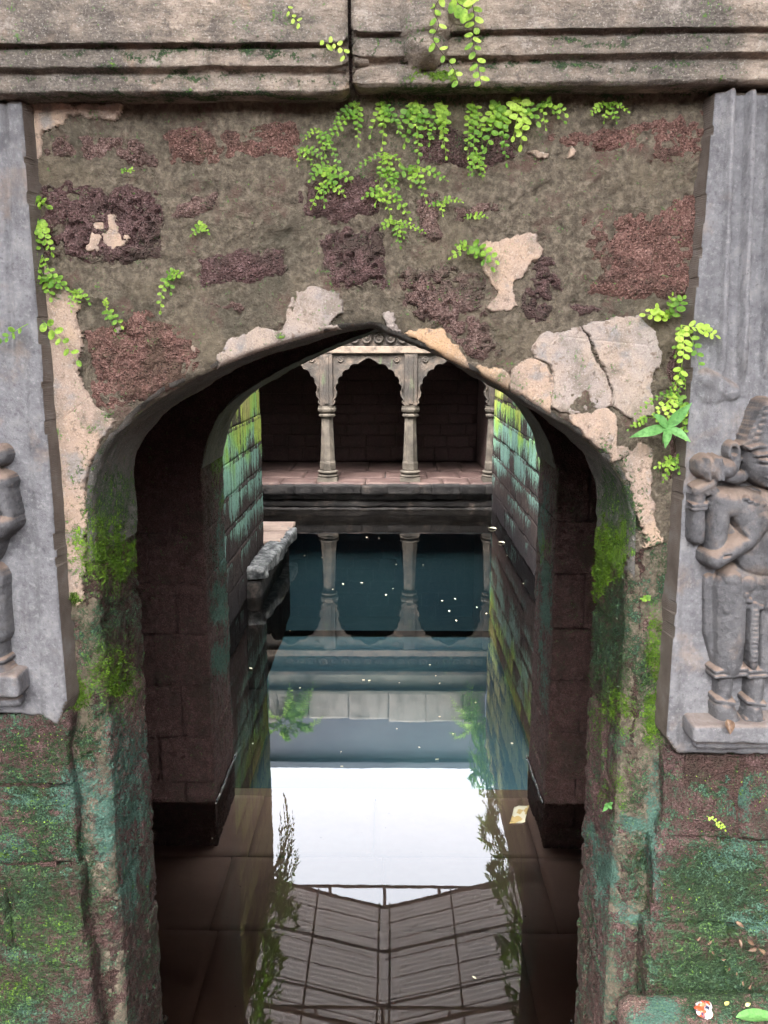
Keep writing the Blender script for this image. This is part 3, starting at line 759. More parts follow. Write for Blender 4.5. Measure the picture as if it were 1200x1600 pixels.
# jambs of the near arch: courses of laterite seen on the reveal; the soffit above keeps its dark plaster
L1 = np.concatenate([[0], np.cumsum(np.linalg.norm(np.diff(ARCH1, axis=0), axis=1))])
def s_of(O, L, k_from_left_z):  # arclength on the left jamb at height z
    return k_from_left_z - O[0, 1]
def reveal_blocks(O, Ltot, side, cuts, y0, y1, mats, parent, seed):
    for i in range(len(cuts) - 1):
        za, zb = cuts[i] - O[0, 1], cuts[i + 1] - O[0, 1]
        s0, s1 = (za, zb) if side < 0 else (Ltot - zb, Ltot - za)
        yj = y0 + (y1 - y0) * (0.38 if i % 2 else 0.62)
        for (ya, yb) in ((y0, yj), (yj, y1)):
            sd = seed + i * 3 + (1 if ya > y0 else 0)
            def hf(S, Y, P, s0=s0, s1=s1, ya=ya, yb=yb, sd=sd):
                wob = fbm(P, 12, 2, sd) * 0.012
                e = np.minimum(np.minimum(S - s0, s1 - S), np.minimum(Y - ya, yb - Y)) + wob
                er = sst(-0.006, 0.030, e)
                return -0.030 + 0.034 * er + fbm(P, 5, 3, sd + 4) * 0.016 + fbm(P, 40, 3, sd + 8) * 0.007 - 0.012 * sst(0.05, 0.4, fbm(P, 58, 2, sd + 6)) - 0.02 * np.exp(-(Y - y0) / 0.02)
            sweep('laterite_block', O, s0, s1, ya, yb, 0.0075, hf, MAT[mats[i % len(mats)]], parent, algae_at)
zl = [-0.5, -0.1, 0.28, 0.66, 1.02, 1.42, 1.80, 2.16, 2.52]
zr = [-0.5, -0.16, 0.22, 0.58, 0.98, 1.36, 1.70, 2.10, 2.46]
reveal_blocks(ARCH1, L1[-1], -1, zl, YF - 0.004, YR, ['laterite_wet', 'laterite_wet', 'laterite_damp', 'laterite_damp', 'laterite_dark', 'laterite'], wall, 300)
reveal_blocks(ARCH1, L1[-1], 1, zr, YF - 0.004, YR, ['laterite_wet', 'laterite_wet', 'laterite_damp', 'laterite_dark', 'laterite_dark', 'laterite_dark'], wall, 400)
sweep('joint_mortar', ARCH1, 0, zl[-1] + 0.5, YF + 0.01, YR - 0.004, 0.03, lambda S, Y, P: -0.026 + 0 * S, MAT['mud'], wall, algae_at)
sweep('joint_mortar', ARCH1, L1[-1] - (zr[-1] + 0.5), L1[-1], YF + 0.01, YR - 0.004, 0.03, lambda S, Y, P: -0.026 + 0 * S, MAT['mud'], wall, algae_at)
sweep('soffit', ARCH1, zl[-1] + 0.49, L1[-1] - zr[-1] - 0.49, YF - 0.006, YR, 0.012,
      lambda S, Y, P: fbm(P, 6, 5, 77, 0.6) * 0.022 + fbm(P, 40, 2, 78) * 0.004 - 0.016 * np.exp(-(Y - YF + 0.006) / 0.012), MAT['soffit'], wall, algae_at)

BR2 = [(342, 700, 14, 46, .7), (352, 780, 10, 20, .4), (846, 730, 8, 20, .3), (850, 860, 10, 30, .35)]
TE2 = [(352, 775, 12, 22, .6), (345, 830, 7, 60, .4), (348, 870, 14, 30, .55), (346, 930, 14, 30, .6), (345, 955, 16, 18, .7), (346, 1030, 16, 26, .65), (356, 985, 5, 60, .4),
       (852, 790, 8, 50, .45), (846, 850, 5, 70, .55), (852, 905, 10, 40, .6), (854, 960, 12, 30, .65), (846, 1010, 6, 40, .5), (850, 1070, 8, 40, .4)]
def algae_inner(V):
    u, v = proj(V)
    out = np.zeros((len(V), 4), np.float32); out[:, 3] = 1
    w1 = fbm(V, 12, 3, 3) * 10; w2 = fbm(V, 12, 3, 13) * 10
    on = (V[:, 1] > Y2F + 0.03)
    for c, lst in ((0, BR2), (2, TE2)):
        for (bu, bv, ru, rv, k) in lst:
            out[:, c] = np.maximum(out[:, c], on * k * 1.5 * np.exp(-(((u + w1 - bu) / ru) ** 2 + ((v + w2 - bv) / rv) ** 2) * 0.9))
    return out
# ================================================================== second arched wall
wall2 = thing('inner_arch_wall', 'dark inner laterite wall with the second arch, between passage and open well', 'wall', (0, Y2F, 0))
Z2 = 2.46
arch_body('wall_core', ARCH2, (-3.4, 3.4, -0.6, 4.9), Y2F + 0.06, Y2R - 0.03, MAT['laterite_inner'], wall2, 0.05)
for side, xa, xb in ((-1, -1.955, -1.262), (1, 1.092, 1.805)):
    z = -0.55; i = 0
    while z < Z2 - 0.05:
        zt = min(z + random.uniform(0.34, 0.40), Z2)
        if Z2 - zt < 0.15: zt = Z2
        sp = random.uniform(0.35, 0.65)
        # the block that carries the reveal goes through the wall; the rest of the face has its own
        xm = (xa + (xb - xa) * (0.45 + 0.25 * (i % 2))) if side < 0 else (xa + (xb - xa) * (0.55 - 0.25 * (i % 2)))
        for (p, q, deep) in (((xa, xm, 0.3), (xm, xb, 0.70)) if side < 0 else ((xa, xm, 0.70), (xm, xb, 0.3))):
            c = ((p + q) / 2, Y2F + deep / 2, (z + zt) / 2)
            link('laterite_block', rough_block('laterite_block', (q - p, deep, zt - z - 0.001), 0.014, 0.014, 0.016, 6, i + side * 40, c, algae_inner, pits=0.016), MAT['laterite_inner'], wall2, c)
        z = zt; i += 1
L2 = np.concatenate([[0], np.cumsum(np.linalg.norm(np.diff(ARCH2, axis=0), axis=1))])
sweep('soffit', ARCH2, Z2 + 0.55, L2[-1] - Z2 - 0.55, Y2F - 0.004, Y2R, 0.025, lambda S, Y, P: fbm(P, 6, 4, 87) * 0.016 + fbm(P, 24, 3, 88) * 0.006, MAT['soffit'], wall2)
front_sheet('face_render', -1.96, 1.81, 2.44, 3.66, 0.02, lambda P: fbm(P, 5, 4, 97) * 0.012 + 0.004, MAT['laterite_inner'], wall2, y=Y2F, hole=ARCH2)

# passage between the two arches: side walls and vault, all in shade
pv = thing('passage_vault', 'dark laterite side walls and flat vault of the passage between the arches', 'vault', (0, (YR + Y2F) / 2, 0))
for side, x in ((-1, PASS_L - 0.2), (1, PASS_R + 0.2)):
    for i in range(9):
        for j in range(3):
            c = (x, YR + 0.32 + j * 0.635, -0.38 + i * 0.45)
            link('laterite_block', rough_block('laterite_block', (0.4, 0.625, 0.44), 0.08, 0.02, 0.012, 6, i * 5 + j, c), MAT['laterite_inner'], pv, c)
box('vault_slab', (-3.3, YR + 0.002, 3.66), (3.3, Y2F + 0.05, 3.95), MAT['laterite_inner'], pv)

# ================================================================== shaft walls
shaft_meshes = [rough_block('laterite_block', (0.22, 0.606, COURSE - 0.002), 0.03, 0.010, 0.012, 6, 500 + i, (i * 3.1, i, 0), pits=0.006) for i in range(6)]
def shaft_wall(name, label, x, side, y0, y1, ztop):
    t = thing(name, label, 'wall', (x, (y0 + y1) / 2, 0))
    box('wall_core', (min(x + side * 0.02, x + side * 1.3), y0, -2.6), (max(x + side * 0.02, x + side * 1.3), y1 - 0.01, ztop - 0.01), MAT['laterite_dark'], t)
    nz = int((ztop + 0.38) / COURSE)
    for i in range(nz + 1):
        zc = -0.19 + COURSE * i
        if zc > ztop: break
        y = y0 + (0.0 if i % 2 else -0.30)
        while y < y1 - 0.02:
            ya, yb = max(y, y0), min(y + 0.6, y1)
            if yb - ya > 0.06:
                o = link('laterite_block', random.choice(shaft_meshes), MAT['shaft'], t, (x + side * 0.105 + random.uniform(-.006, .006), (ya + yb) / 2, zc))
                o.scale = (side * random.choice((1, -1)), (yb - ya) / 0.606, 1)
            y += 0.6
    return t
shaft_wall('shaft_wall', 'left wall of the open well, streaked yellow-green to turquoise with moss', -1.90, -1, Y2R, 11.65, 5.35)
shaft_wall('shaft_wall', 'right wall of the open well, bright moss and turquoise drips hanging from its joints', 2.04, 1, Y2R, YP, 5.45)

# ledge and landing where the left wall stops
ld = thing('landing', 'pale pink stone landing with a rough dark edge beyond the left well wall', 'landing', (-2.2, 12.0, 0.4))
for i, (xa, xb, ya, yb) in enumerate([(-3.2, -1.66, 11.66, 12.35), (-3.2, -1.60, 12.37, 13.1)]):
    c = ((xa + xb) / 2, (ya + yb) / 2, 0.37)
    link('paving_slab', rough_block('paving_slab', (xb - xa, yb - ya, 0.07), 0.05, 0.012, 0.005, 5, 600 + i, c), MAT['pale_paving'], ld, c)
box('landing_core', (-3.2, 11.65, -1.2), (-1.72, 13.08, 0.33), MAT['wet_stone'], ld)
pa, pb = at(398, 897, 10.2), at(452, 824, 12.8)
cmid = (pa + pb) / 2; cmid[2] = 0.30
ln = np.linalg.norm((pb - pa)[:2])
o = link('edge_stone', rough_block('edge_stone', (0.26, ln, 0.17), 0.025, 0.03, 0.045, 5, 611, tuple(cmid)), MAT['ledge'], ld, cmid)
o.rotation_euler = (0, 0, -math.atan2(pb[0] - pa[0], pb[1] - pa[1]))
c = (-2.02, 11.4, -0.55)
link('ledge_footing', rough_block('ledge_footing', (0.6, 2.5, 1.5), 0.06, 0.05, 0.03, 3, 620, c), MAT['wet_stone'], ld, c)

# ================================================================== far gallery
gal = thing('arcaded_gallery', 'arcaded stone gallery with cusped arches across the far end of the well', 'gallery', (0.1, YP, 0))
ZP = 0.53
cols_x = [at(512, 700, YP + 0.35)[0], at(641, 700, YP + 0.35)[0]]
sp = cols_x[1] - cols_x[0]
cols_x = [cols_x[0] - sp] + cols_x + [cols_x[1] + sp]
YC = YP + 0.35
# platform: pink paving, rough edge stones, receding mouldings down to the water
k = 0
xs = [-3.4, -2.3, -1.55, -0.55, 0.35, 1.05, 1.6, 2.2]
for j, (ya, yb) in enumerate([(YP + 0.03, YP + 0.72), (YP + 0.73, YP + 1.7), (YP + 1.71, YB)]):
    off = (j % 2) * 0.4
    for i in range(len(xs) - 1):
        xa, xb = xs[i] + (off if i else 0), xs[i + 1] + (off if i < len(xs) - 2 else 0)
        c = ((xa + xb) / 2, (ya + yb) / 2, ZP - 0.04)
        link('paving_slab', rough_block('paving_slab', (xb - xa - 0.012, yb - ya - 0.004, 0.08), 0.10, 0.01, 0.005, 3, 700 + k, c), MAT['paving'], gal, c); k += 1
x = -3.4; k = 0
while x < 2.03:
    w = min(random.uniform(0.5, 0.95), 2.05 - x)
    c = (x + w / 2, YP + 0.02, ZP - 0.125)
    link('edge_stone', rough_block('edge_stone', (w + 0.006, 0.24, 0.19), 0.03, 0.03, 0.035, 5, 740 + k, c), MAT['wet_stone'], gal, c); x += w; k += 1
for (dy, za, zb) in [(0.10, 0.16, 0.31), (0.02, 0.03, 0.15), (-0.06, -0.5, 0.02)]:
    c = (-0.65, YP + 0.5 + dy, (za + zb) / 2)
    link('plinth_course', rough_block('plinth_course', (5.5, 1.0, zb - za), 0.04, 0.03, 0.035, 5, 760 + int(za * 100), c), MAT['wet_stone'], gal, c)

def lathe_ngon(name, prof, sides, mat, parent, loc, rot=0.0, smooth=False):
    V = []; Q = []
    for (r, z) in prof:
        for k in range(sides):
            a = 2 * math.pi * (k + 0.5) / sides + rot
            V.append((r * math.cos(a), r * math.sin(a), z))
    for i in range(len(prof) - 1):
        for k in range(sides):
            k2 = (k + 1) % sides
            Q.append((i * sides + k, i * sides + k2, (i + 1) * sides + k2, (i + 1) * sides + k))
    return link(name, np_mesh(name, V, Q, smooth), mat, parent, loc)
ZC = at(641, 650, YC)[2]      # underside of the capital
ZCT = at(641, 634, YC)[2]     # top of the capital
ZL = at(600, 552, YC)[2]      # lintel underside
for cx in cols_x:
    pil = link('pillar', np_mesh('pillar', [(-.21, -.21, 0), (.21, -.21, 0), (.21, .21, 0), (-.21, .21, 0), (-.20, -.20, .09), (.20, -.20, .09), (.20, .20, .09), (-.20, .20, .09)],
               [(0, 1, 5, 4), (1, 2, 6, 5), (2, 3, 7, 6), (3, 0, 4, 7), (4, 5, 6, 7)], False), MAT['pillar'], gal, (cx, YC, ZP))
    h = ZC - ZP
    lathe_ngon('base_ring', [(.17, .09), (.215, .10), (.215, .13), (.18, .145), (.18, .165), (.21, .175), (.21, .21), (.17, .23)], 16, MAT['pillar'], pil, (cx, YC, ZP), 0, True)
    lathe_ngon('shaft', [(.16, .22), (.17, .25), (.17, .38), (.158, .42), (.150, .60), (.126, h * 0.85), (.124, h)], 8, MAT['pillar'], pil, (cx, YC, ZP))
    lathe_ngon('capital', [(.142, -.02), (.175, 0), (.18, .03), (.15, .05), (.15, .07), (.19, .10), (.205, .15), (.205, ZCT - ZC - .06), (.19, ZCT - ZC - .05), (.19, ZCT - ZC)], 8, MAT['pillar'], pil, (cx, YC, ZC), 0)
    # post over the capital
    box('bracket_post', (cx - 0.13, YC - 0.155, ZCT + 0.002), (cx + 0.13, YC + 0.14, ZL), MAT['bracket'], gal, 0.015)
    box('bracket_post_band', (cx - 0.05, YC - 0.175, ZCT + 0.05), (cx + 0.05, YC - 0.150, ZL - 0.04), MAT['bracket'], gal, 0.008)

def zv0(v): return at(577, v, YC)[2]
def scallops(ctrl, bulge):
    pts = []
    for i in range(len(ctrl) - 1):
        (x0, z0), (x1, z1) = ctrl[i], ctrl[i + 1]
        dx, dz = x1 - x0, z1 - z0; L = math.hypot(dx, dz); nx, nz = dz / L, -dx / L
        if nx < 0: nx, nz = -nx, -nz
        for k in range(8):
            t = k / 8; b = math.sin(math.pi * t) ** 0.8 * L * (bulge if i < len(ctrl) - 2 else 0.06)
            pts.append((x0 + dx * t + nx * b, z0 + dz * t + nz * b))
    pts.append(ctrl[-1]); return pts
half = sp / 2 - 0.13
zs = ZCT + 0.03
MP = 0.01335
ctrl = [(48 * MP, zv0(612)), (46 * MP, zv0(598)), (40 * MP, zv0(587)), (30 * MP, zv0(577)), (16 * MP, zv0(569)), (0.0, zv0(559))]
prof = [(half - 0.01, zs), (half - 0.05, zs + 0.05), (half - 0.02, zs + 0.10), (half - 0.07, zs + 0.17)] + scallops(ctrl, 0.24)
full = prof + [(-x, z) for x, z in reversed(prof[:-1])]
for b in range(3):
    cx = (cols_x[b] + cols_x[b + 1]) / 2
    n = len(full)
    bm = bmesh.new()
    vs_ = [bm.verts.new((cx + x, YC - 0.10, z)) for x, z in full] + [bm.verts.new((cx - half + 0.002, YC - 0.10, ZL)), bm.verts.new((cx + half - 0.002, YC - 0.10, ZL))]
    fc = bm.faces.new(vs_)
    ex = bmesh.ops.extrude_face_region(bm, geom=[fc])
    for g in ex['geom']:
        if isinstance(g, bmesh.types.BMVert): g.co.y += 0.20
    bm.faces.ensure_lookup_table()
    bmesh.ops.triangulate(bm, faces=[f for f in bm.faces if len(f.verts) > 4])
    bmesh.ops.recalc_face_normals(bm, faces=bm.faces)
    me = bpy.data.meshes.new('cusped_arch'); bm.to_mesh(me); bm.free()
    ap = link('cusped_arch', me, MAT['bracket'], gal)
    # raised rim that follows the cusps
    Vr = []; Qr = []
    for i, (x, z) in enumerate(full):
        g = 0.035
        d = math.hypot(x, z - zs + 0.3); ox, oz = x / d * g, (z - zs + 0.3) / d * g
        for (a, yy) in ((0, -0.10), (0, -0.135), (1, -0.135), (1, -0.10)):
            Vr.append((cx + x + ox * a, YC + yy, z + oz * a))
    for i in range(n - 1):
        for kk in range(3):
            Qr.append((i * 4 + kk, i * 4 + kk + 1, i * 4 + kk + 5, i * 4 + kk + 4))
    link('arch_rim', np_mesh('arch_rim', Vr, Qr, False), MAT['bracket'], ap)
    for sx in (-1, 1):
        lathe = lathe_ngon('rosette', [(0.0, -.12), (.02, -.12), (.025, -.112), (.035, -.112), (.04, -.122), (.06, -.122), (.064, -.10)], 16, MAT['bracket'], ap, (0, 0, 0), 0, True)
        for vtx in lathe.data.vertices:
            x_, y_, z_ = vtx.co; vtx.co = (x_, z_, y_)
        lathe.location = Vector((cx + sx * half * 0.78, YC, ZL - 0.12)) - WLOC[ap]
# lintel, frieze with rosettes, eaves stones
ZL2 = at(600, 541, YC)[2]
x0_, x1_ = -3.4, 2.05
box('gallery_lintel', (x0_, YC - 0.17, ZL), (x1_, YC + 0.16, ZL2), MAT['gallery_lintel'], gal, 0.015)
ZF = ZL2 + 0.30
box('frieze', (x0_, YC - 0.10, ZL2), (x1_, YC + 0.16, ZF), MAT['bracket'], gal, 0.01)
i = 0; x = -2.2
while x < 2.0:
    o = lathe_ngon('rosette', [(0.0, 0), (.03, 0), (.04, .02), (.06, .02), (.07, -.01), (.095, -.01), (.10, .05)], 14, MAT['bracket'], gal, (0, 0, 0), 0, True)
    for vtx in o.data.vertices:
        x_, y_, z_ = vtx.co; vtx.co = (x_, z_, y_)
    o.location = Vector((x, YC - 0.145, ZL2 + 0.15)) - WLOC[gal]; x += 0.24
box('cornice', (x0_, YC - 0.26, ZF), (x1_, YC + 0.16, ZF + 0.10), MAT['bracket'], gal, 0.02)
box('upper_wall', (x0_, YC - 0.08, ZF + 0.10), (x1_, YC + 0.3, 4.05), MAT['upper'], gal)
box('string_course', (x0_, YC - 0.16, 3.66), (x1_, YC - 0.075, 3.74), MAT['upper'], gal, 0.01)
box('coping', (x0_, YC - 0.20, 4.05), (x1_, YC + 0.3, 4.14), MAT['upper'], gal, 0.02)
# ceiling, end walls
box('ceiling_slab', (x0_, YC + 0.16, ZF - 0.1), (x1_, YB + 0.3, ZF + 0.1), MAT['upper'], gal)
box('end_wall', (x1_ + 0.02, YP + 0.002, -0.5), (x1_ + 1.2, YB + 0.3, 4.1), MAT['laterite_dark'], gal)
box('end_wall', (x0_ - 0.4, 13.12, -1.5), (x0_ - 0.002, YB + 0.3, 5.4), MAT['laterite_dark'], gal)
box('wall_core', (x0_, YB + 0.2, 0.3), (x1_ + 0.02, YB + 0.5, 4.0), MAT['laterite_blackish'], gal)
bm_ = [rough_block('laterite_block', (0.52, 0.22, 0.285), 0.05, 0.03, 0.014, 6, 800 + i, (i * 2.3, 0, 0)) for i in range(4)]
z = ZP + 0.01
while z < 3.2:
    hh = random.uniform(0.22, 0.36); x = x0_ + random.uniform(-.2, 0)
    while x < x1_ - 0.1:
        w = min(random.uniform(0.34, 0.72), x1_ - x)
        o = link('laterite_block', random.choice(bm_), MAT['laterite_blackish'], gal, (x + w / 2, YB + 0.12 + random.uniform(-.035, .035), z + hh / 2)); o.scale = (w / 0.515 * random.uniform(.98, 1.02), 1, hh / 0.28); x += w
    z += hh

# parapet over the gallery and the building behind it
pp = thing('parapet', 'pale limewashed parapet with a broken top above the far gallery', 'parapet', (-0.65, YC + 0.1, 4.14))
x = x0_; k = 0
while x < x1_ - 0.05:
    w = min(random.uniform(0.5, 0.9), x1_ - x); hz = 0.66 + random.uniform(-0.05, 0.12)
    c = (x + w / 2, YC + 0.08, 4.142 + hz / 2)
    link('coping_block', rough_block('coping_block', (w - 0.004, 0.3, hz), 0.05, 0.02, 0.02, 5, 830 + k, c), MAT['limewash'], pp, c); x += w; k += 1
bd = thing('rear_building', 'plain blue-grey building wall rising behind the far parapet', 'building', (0, 21.5, 5.4))
box('wall', (-9, 21.5, 4.0), (9, 24, 8.35), MAT['bluegrey'], bd)
box('roof_edge', (-9.2, 21.3, 8.352), (9.2, 24.2, 8.55), MAT['bluegrey'], bd, 0.03)

# tin canopy over the shaft (seen in the water)
cp = thing('corrugated_canopy', 'gabled corrugated canopy on steel trusses over the well, mirrored in the water', 'canopy', (-0.1, 11, 5.4))
XC, ZR, SL, EAVE, G0, G1 = -0.12, 6.40, 0.27, 2.35, 8.3, 12.6
def roof_z(x): return ZR - SL * abs(x - XC)
for sx in (-1, 1):
    for j in range(4):
        ya, yb = G0 + (G1 - G0) * j / 4, G0 + (G1 - G0) * (j + 1) / 4 + 0.06
        xs_ = np.linspace(0, EAVE, 3); ys_ = np.linspace(ya, yb, 60)
        X, Y = np.meshgrid(xs_, ys_, indexing='ij')
        P = np.stack([XC + sx * X, Y, ZR - SL * X + 0.012 * np.sin(Y * 2 * np.pi / 0.10) + 0.07 + 0.004 * (j % 2)], -1)
        link('corrugated_sheet', grid_mesh('corrugated_sheet', P), MAT['tin'], cp)
    y = G0 + 0.1
    while y < G1:       # battens across the slope
        a = (XC + sx * 0.02, y, ZR + 0.02); b = (XC + sx * EAVE, y, ZR - SL * EAVE + 0.02)
        tube('batten', [a, b], 0.009, MAT['steel'], cp, 4); y += 0.42
    for xx in (0.09, 1.15, 2.2):
        tube('purlin', [(XC + sx * xx, G0, ZR - SL * xx - 0.02), (XC + sx * xx, G1, ZR - SL * xx - 0.02)], 0.018, MAT['steel'], cp, 4)
for y in (G0 + 0.2, 9.15, 9.9, G1 - 0.05):
    zt = ZR - SL * 1.36 - 0.05
    tube('tie_beam', [(XC - EAVE + .3, y, zt), (XC + EAVE - .3, y, zt)], 0.028, MAT['steel'], cp, 6)
    for xx in (-0.95, 0.0, 0.95):
        tube('truss_post', [(XC + xx, y, zt), (XC + xx, y, ZR - SL * abs(xx))], 0.03, MAT['steel'], cp, 6)
    for sx in (-1, 1):
        tube('rafter', [(XC, y, ZR), (XC + sx * EAVE, y, ZR - SL * EAVE)], 0.035, MAT['steel'], cp, 6)
        xx = EAVE - 0.15
        if y < 13: tube('canopy_post', [(XC + sx * xx, y, 5.2), (XC + sx * xx, y, ZR - SL * xx)], 0.05, MAT['steel'], cp, 8)

# ================================================================== stair court beside the camera: retaining walls
for side, lab in ((-1, 'left retaining wall of the stair court, plain laterite'), (1, 'right retaining wall of the stair court, plain laterite')):
    t = thing('retaining_wall', lab, 'wall', (side * 3.3, -2, 0))
    box('wall_core', (min(side * 3.2, side * 3.6), -7.5, -0.5), (max(side * 3.2, side * 3.6), YF + 0.04, 5.38), MAT['laterite'], t)

cc = thing('added_shade_canopy', 'added corrugated canopy, out of view, shading the near wall', 'canopy', (0, 1.3, 5.4))  # unseen canopy, added to cut the light on the near wall
for j in range(4):
    xa, xb = -3.3 + j * 1.65, -3.3 + (j + 1) * 1.65 + 0.05
    X, Y = np.meshgrid(np.linspace(xa, xb, 70), np.linspace(-1.35, 3.6, 3), indexing='ij')
    link('corrugated_sheet', grid_mesh('corrugated_sheet', np.stack([X, Y, 6.15 + 0.05 * (Y - 1.5) + 0.012 * np.sin(X * 2 * np.pi / 0.1) + 0.004 * (j % 2)], -1)), MAT['tin'], cc)  # sheets of the added, unseen canopy
for x in (-3.25, 3.25):
    for y in (-1.25, 3.4): tube('canopy_post', [(x, y, 5.3), (x, y, 6.1)], 0.05, MAT['steel'], cc, 8)
for y in (-1.25, 0.9, 3.4): tube('purlin', [(-3.3, y, 6.09), (3.3, y, 6.09)], 0.04, MAT['steel'], cc, 6)

# ================================================================== lintel beams
def beam(name, label, x0, x1, prof, res=0.008, seed=0, tilt=0.0, ends=(0.0, 0.0)):
    """prof: (y, z) from the top of the face down to the underside and back to the wall"""
    t = thing(name, label, 'beam', ((x0 + x1) / 2, 2.7, prof[-1][1]))
    p = np.array(prof, float)
    s = np.concatenate([[0], np.cumsum(np.linalg.norm(np.diff(p, axis=0), axis=1))])
    ss = np.unique(np.concatenate([np.arange(0, s[-1], res), s]))
    prf = np.stack([np.interp(ss, s, p[:, 0]), np.interp(ss, s, p[:, 1])], 1)
    q = prf.copy(); q[1:-1] = (prf[:-2] + 2 * prf[1:-1] + prf[2:]) / 4
    tg = np.gradient(q, axis=0); tg /= np.maximum(np.linalg.norm(tg, axis=1, keepdims=True), 1e-9)
    nr = np.stack([tg[:, 1], -tg[:, 0]], 1)
    xs = np.linspace(x0, x1, int((x1 - x0) / 0.010) + 1)
    S, X = np.meshgrid(np.arange(len(q)), xs, indexing='ij')
    P = np.stack([X, q[S, 0], q[S, 1] + tilt * (X - x0)], -1)
    W = P * np.array([1, 1, 3.0])
    n = fbm(W, 4, 3, seed) * 0.005 + fbm(P * np.array([1, 1, 3.0]), 10, 4, seed + 3) * 0.006 + fbm(P, 45, 2, seed + 5) * 0.0025
    chip = np.maximum(0, fbm(P, 11, 3, seed + 8) - 0.40) * 0.05
    n = n - chip
    N = np.stack([np.zeros_like(X), nr[S, 0], nr[S, 1]], -1)
    e = np.minimum(X - x0 if ends[0] else 9, x1 - X if ends[1] else 9)
    n = n - 0.025 * np.exp(-np.maximum(e, 0) / 0.012)
    P = P + N * n[..., None]
    link('moulded_face', grid_mesh('moulded_face', P, None, True, algae_at), MAT['lintel'], t)
    # the end face at the joint
    for xe, f in ((x0, ends[0]), (x1, ends[1])):
        if f:
            c = ((xe + (0.03 if xe == x0 else -0.03)), 2.775, (prof[0][1] + prof[-1][1]) / 2 + 0.02 + tilt * (xe - x0))
            link('beam_end', rough_block('beam_end', (0.05, 0.14, prof[0][1] - prof[-1][1] - 0.06), 0.03, 0.01, 0.004, 8, seed, c), MAT['lintel'], t, c)
    return t
def zv(u, v, y): return at(u, v, y)[2]
XJ = at(543, 100, 2.58)[0]
pl = [(2.665, 4.86), (2.665, zv(270, 67, 2.665)), (2.700, zv(270, 72, 2.71)), (2.701, zv(270, 78, 2.71)), (2.692, zv(270, 80, 2.71)), (2.690, zv(270, 107, 2.71)), (2.728, zv(270, 111, 2.71)),
      (2.729, zv(270, 115, 2.71)), (2.720, zv(270, 118, 2.71)), (2.718, zv(270, 141, 2.71)), (2.74, zv(270, 145, 2.71)), (2.87, zv(270, 145, 2.71) + 0.012)]
beam('lintel_beam', 'left moulded stone lintel, dark-stained, ending at the vertical joint', -3.3, XJ - 0.004, pl, seed=900, ends=(0, 1))
pr = [(2.668, 4.86), (2.668, zv(860, 48, 2.668)), (2.702, zv(860, 54, 2.71)), (2.703, zv(860, 60, 2.71)), (2.694, zv(860, 63, 2.71)), (2.692, zv(860, 90, 2.71)), (2.730, zv(860, 94, 2.71)),
      (2.731, zv(860, 99, 2.71)), (2.722, zv(860, 102, 2.71)), (2.720, zv(860, 128, 2.71)), (2.74, zv(860, 133, 2.71)), (2.87, zv(860, 133, 2.71) + 0.012)]
lr = beam('lintel_beam', 'right moulded stone lintel with a carved tongue and trailing fern', XJ + 0.006, 3.3, pr, seed=950, tilt=0.008, ends=(1, 0))
# carved tongue on the right lintel
pu = [(622, -60), (622, 40), (632, 78), (655, 98), (682, 96), (702, 70), (712, 30), (712, -60)]
poly = np.array([at(u, v, 2.665)[[0, 2]] for u, v in pu])
X, Z = face_grid(poly[:, 0].min() - .03, poly[:, 0].max() + .03, poly[:, 1].min() - .03, poly[:, 1].max(), 0.006)
P = np.stack([X, np.full_like(X, 2.672), Z], -1)
sd = sd_poly(X + fbm(P, 20, 2, 3) * .008, Z, poly)
h = 0.050 * sst(0.004, -0.03, sd) - 0.05 * sst(-0.004, 0.012, sd) + fbm(P, 14, 4, 5) * 0.010 + 0.018 * sst(-0.03, -0.09, sd) - 0.02 * sst(0.012, 0.0, np.abs(Z - zv(660, 60, 2.665)))
P[..., 1] -= h
kv = h > -0.05; kv = kv[:-1, :-1] & kv[1:, 1:] & kv[1:, :-1] & kv[:-1, 1:]
link('carved_tongue', grid_mesh('carved_tongue', P, kv, True, algae_at), MAT['lintel'], lr)

# ================================================================== base walls under the slabs
def base_wall(label, side, x_in, ztop, seed, rows, batter):
    t = thing('base_wall', label, 'wall', (side * 2.0, 2.75, 0))
    box('wall_core', (min(x_in + side * 0.10, side * 3.3), 2.80, -0.5), (max(x_in + side * 0.10, side * 3.3), YF + 0.045, ztop - 0.02), MAT['laterite_damp'], t)
    z1 = ztop; k = 0
    for hh in rows:
        z0 = z1 - hh
        xi = x_in + random.uniform(-0.012, 0.012) + side * batter[0] * k
        yf = YS + 0.015 - batter[1] * k + random.uniform(-0.012, 0.012)
        ws = [0.46, 0.52, 0.6, 0.7] if k % 2 else [0.30, 0.5, 0.62, 0.7]
        x = xi
        for w in ws:
            xa, xb = (x, x + side * w)
            c = ((xa + xb) / 2, (yf + YF + 0.03) / 2, (z0 + z1) / 2)
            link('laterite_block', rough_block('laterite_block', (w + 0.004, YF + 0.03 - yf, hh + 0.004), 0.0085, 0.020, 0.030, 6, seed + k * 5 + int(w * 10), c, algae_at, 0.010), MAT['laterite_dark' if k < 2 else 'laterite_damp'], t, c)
            x += side * (w)
        z1 = z0; k += 1
    return t
XSL, XSR = -1.192, 1.012
zbl, zbr = zv(70, 1118, YS), zv(1100, 1178, YS)
base_wall('moss-covered laterite base under the left carved slab', -1, XSL - 0.01, zbl, 1000, [0.30, 0.34, 0.36, 0.34, 0.34, 0.4], (-0.0, 0.012))
base_wall('moss-darkened laterite base under the right carved slab', 1, XSR - 0.012, zbr, 1100, [0.36, 0.36, 0.34, 0.30, 0.4], (-0.004, 0.020))
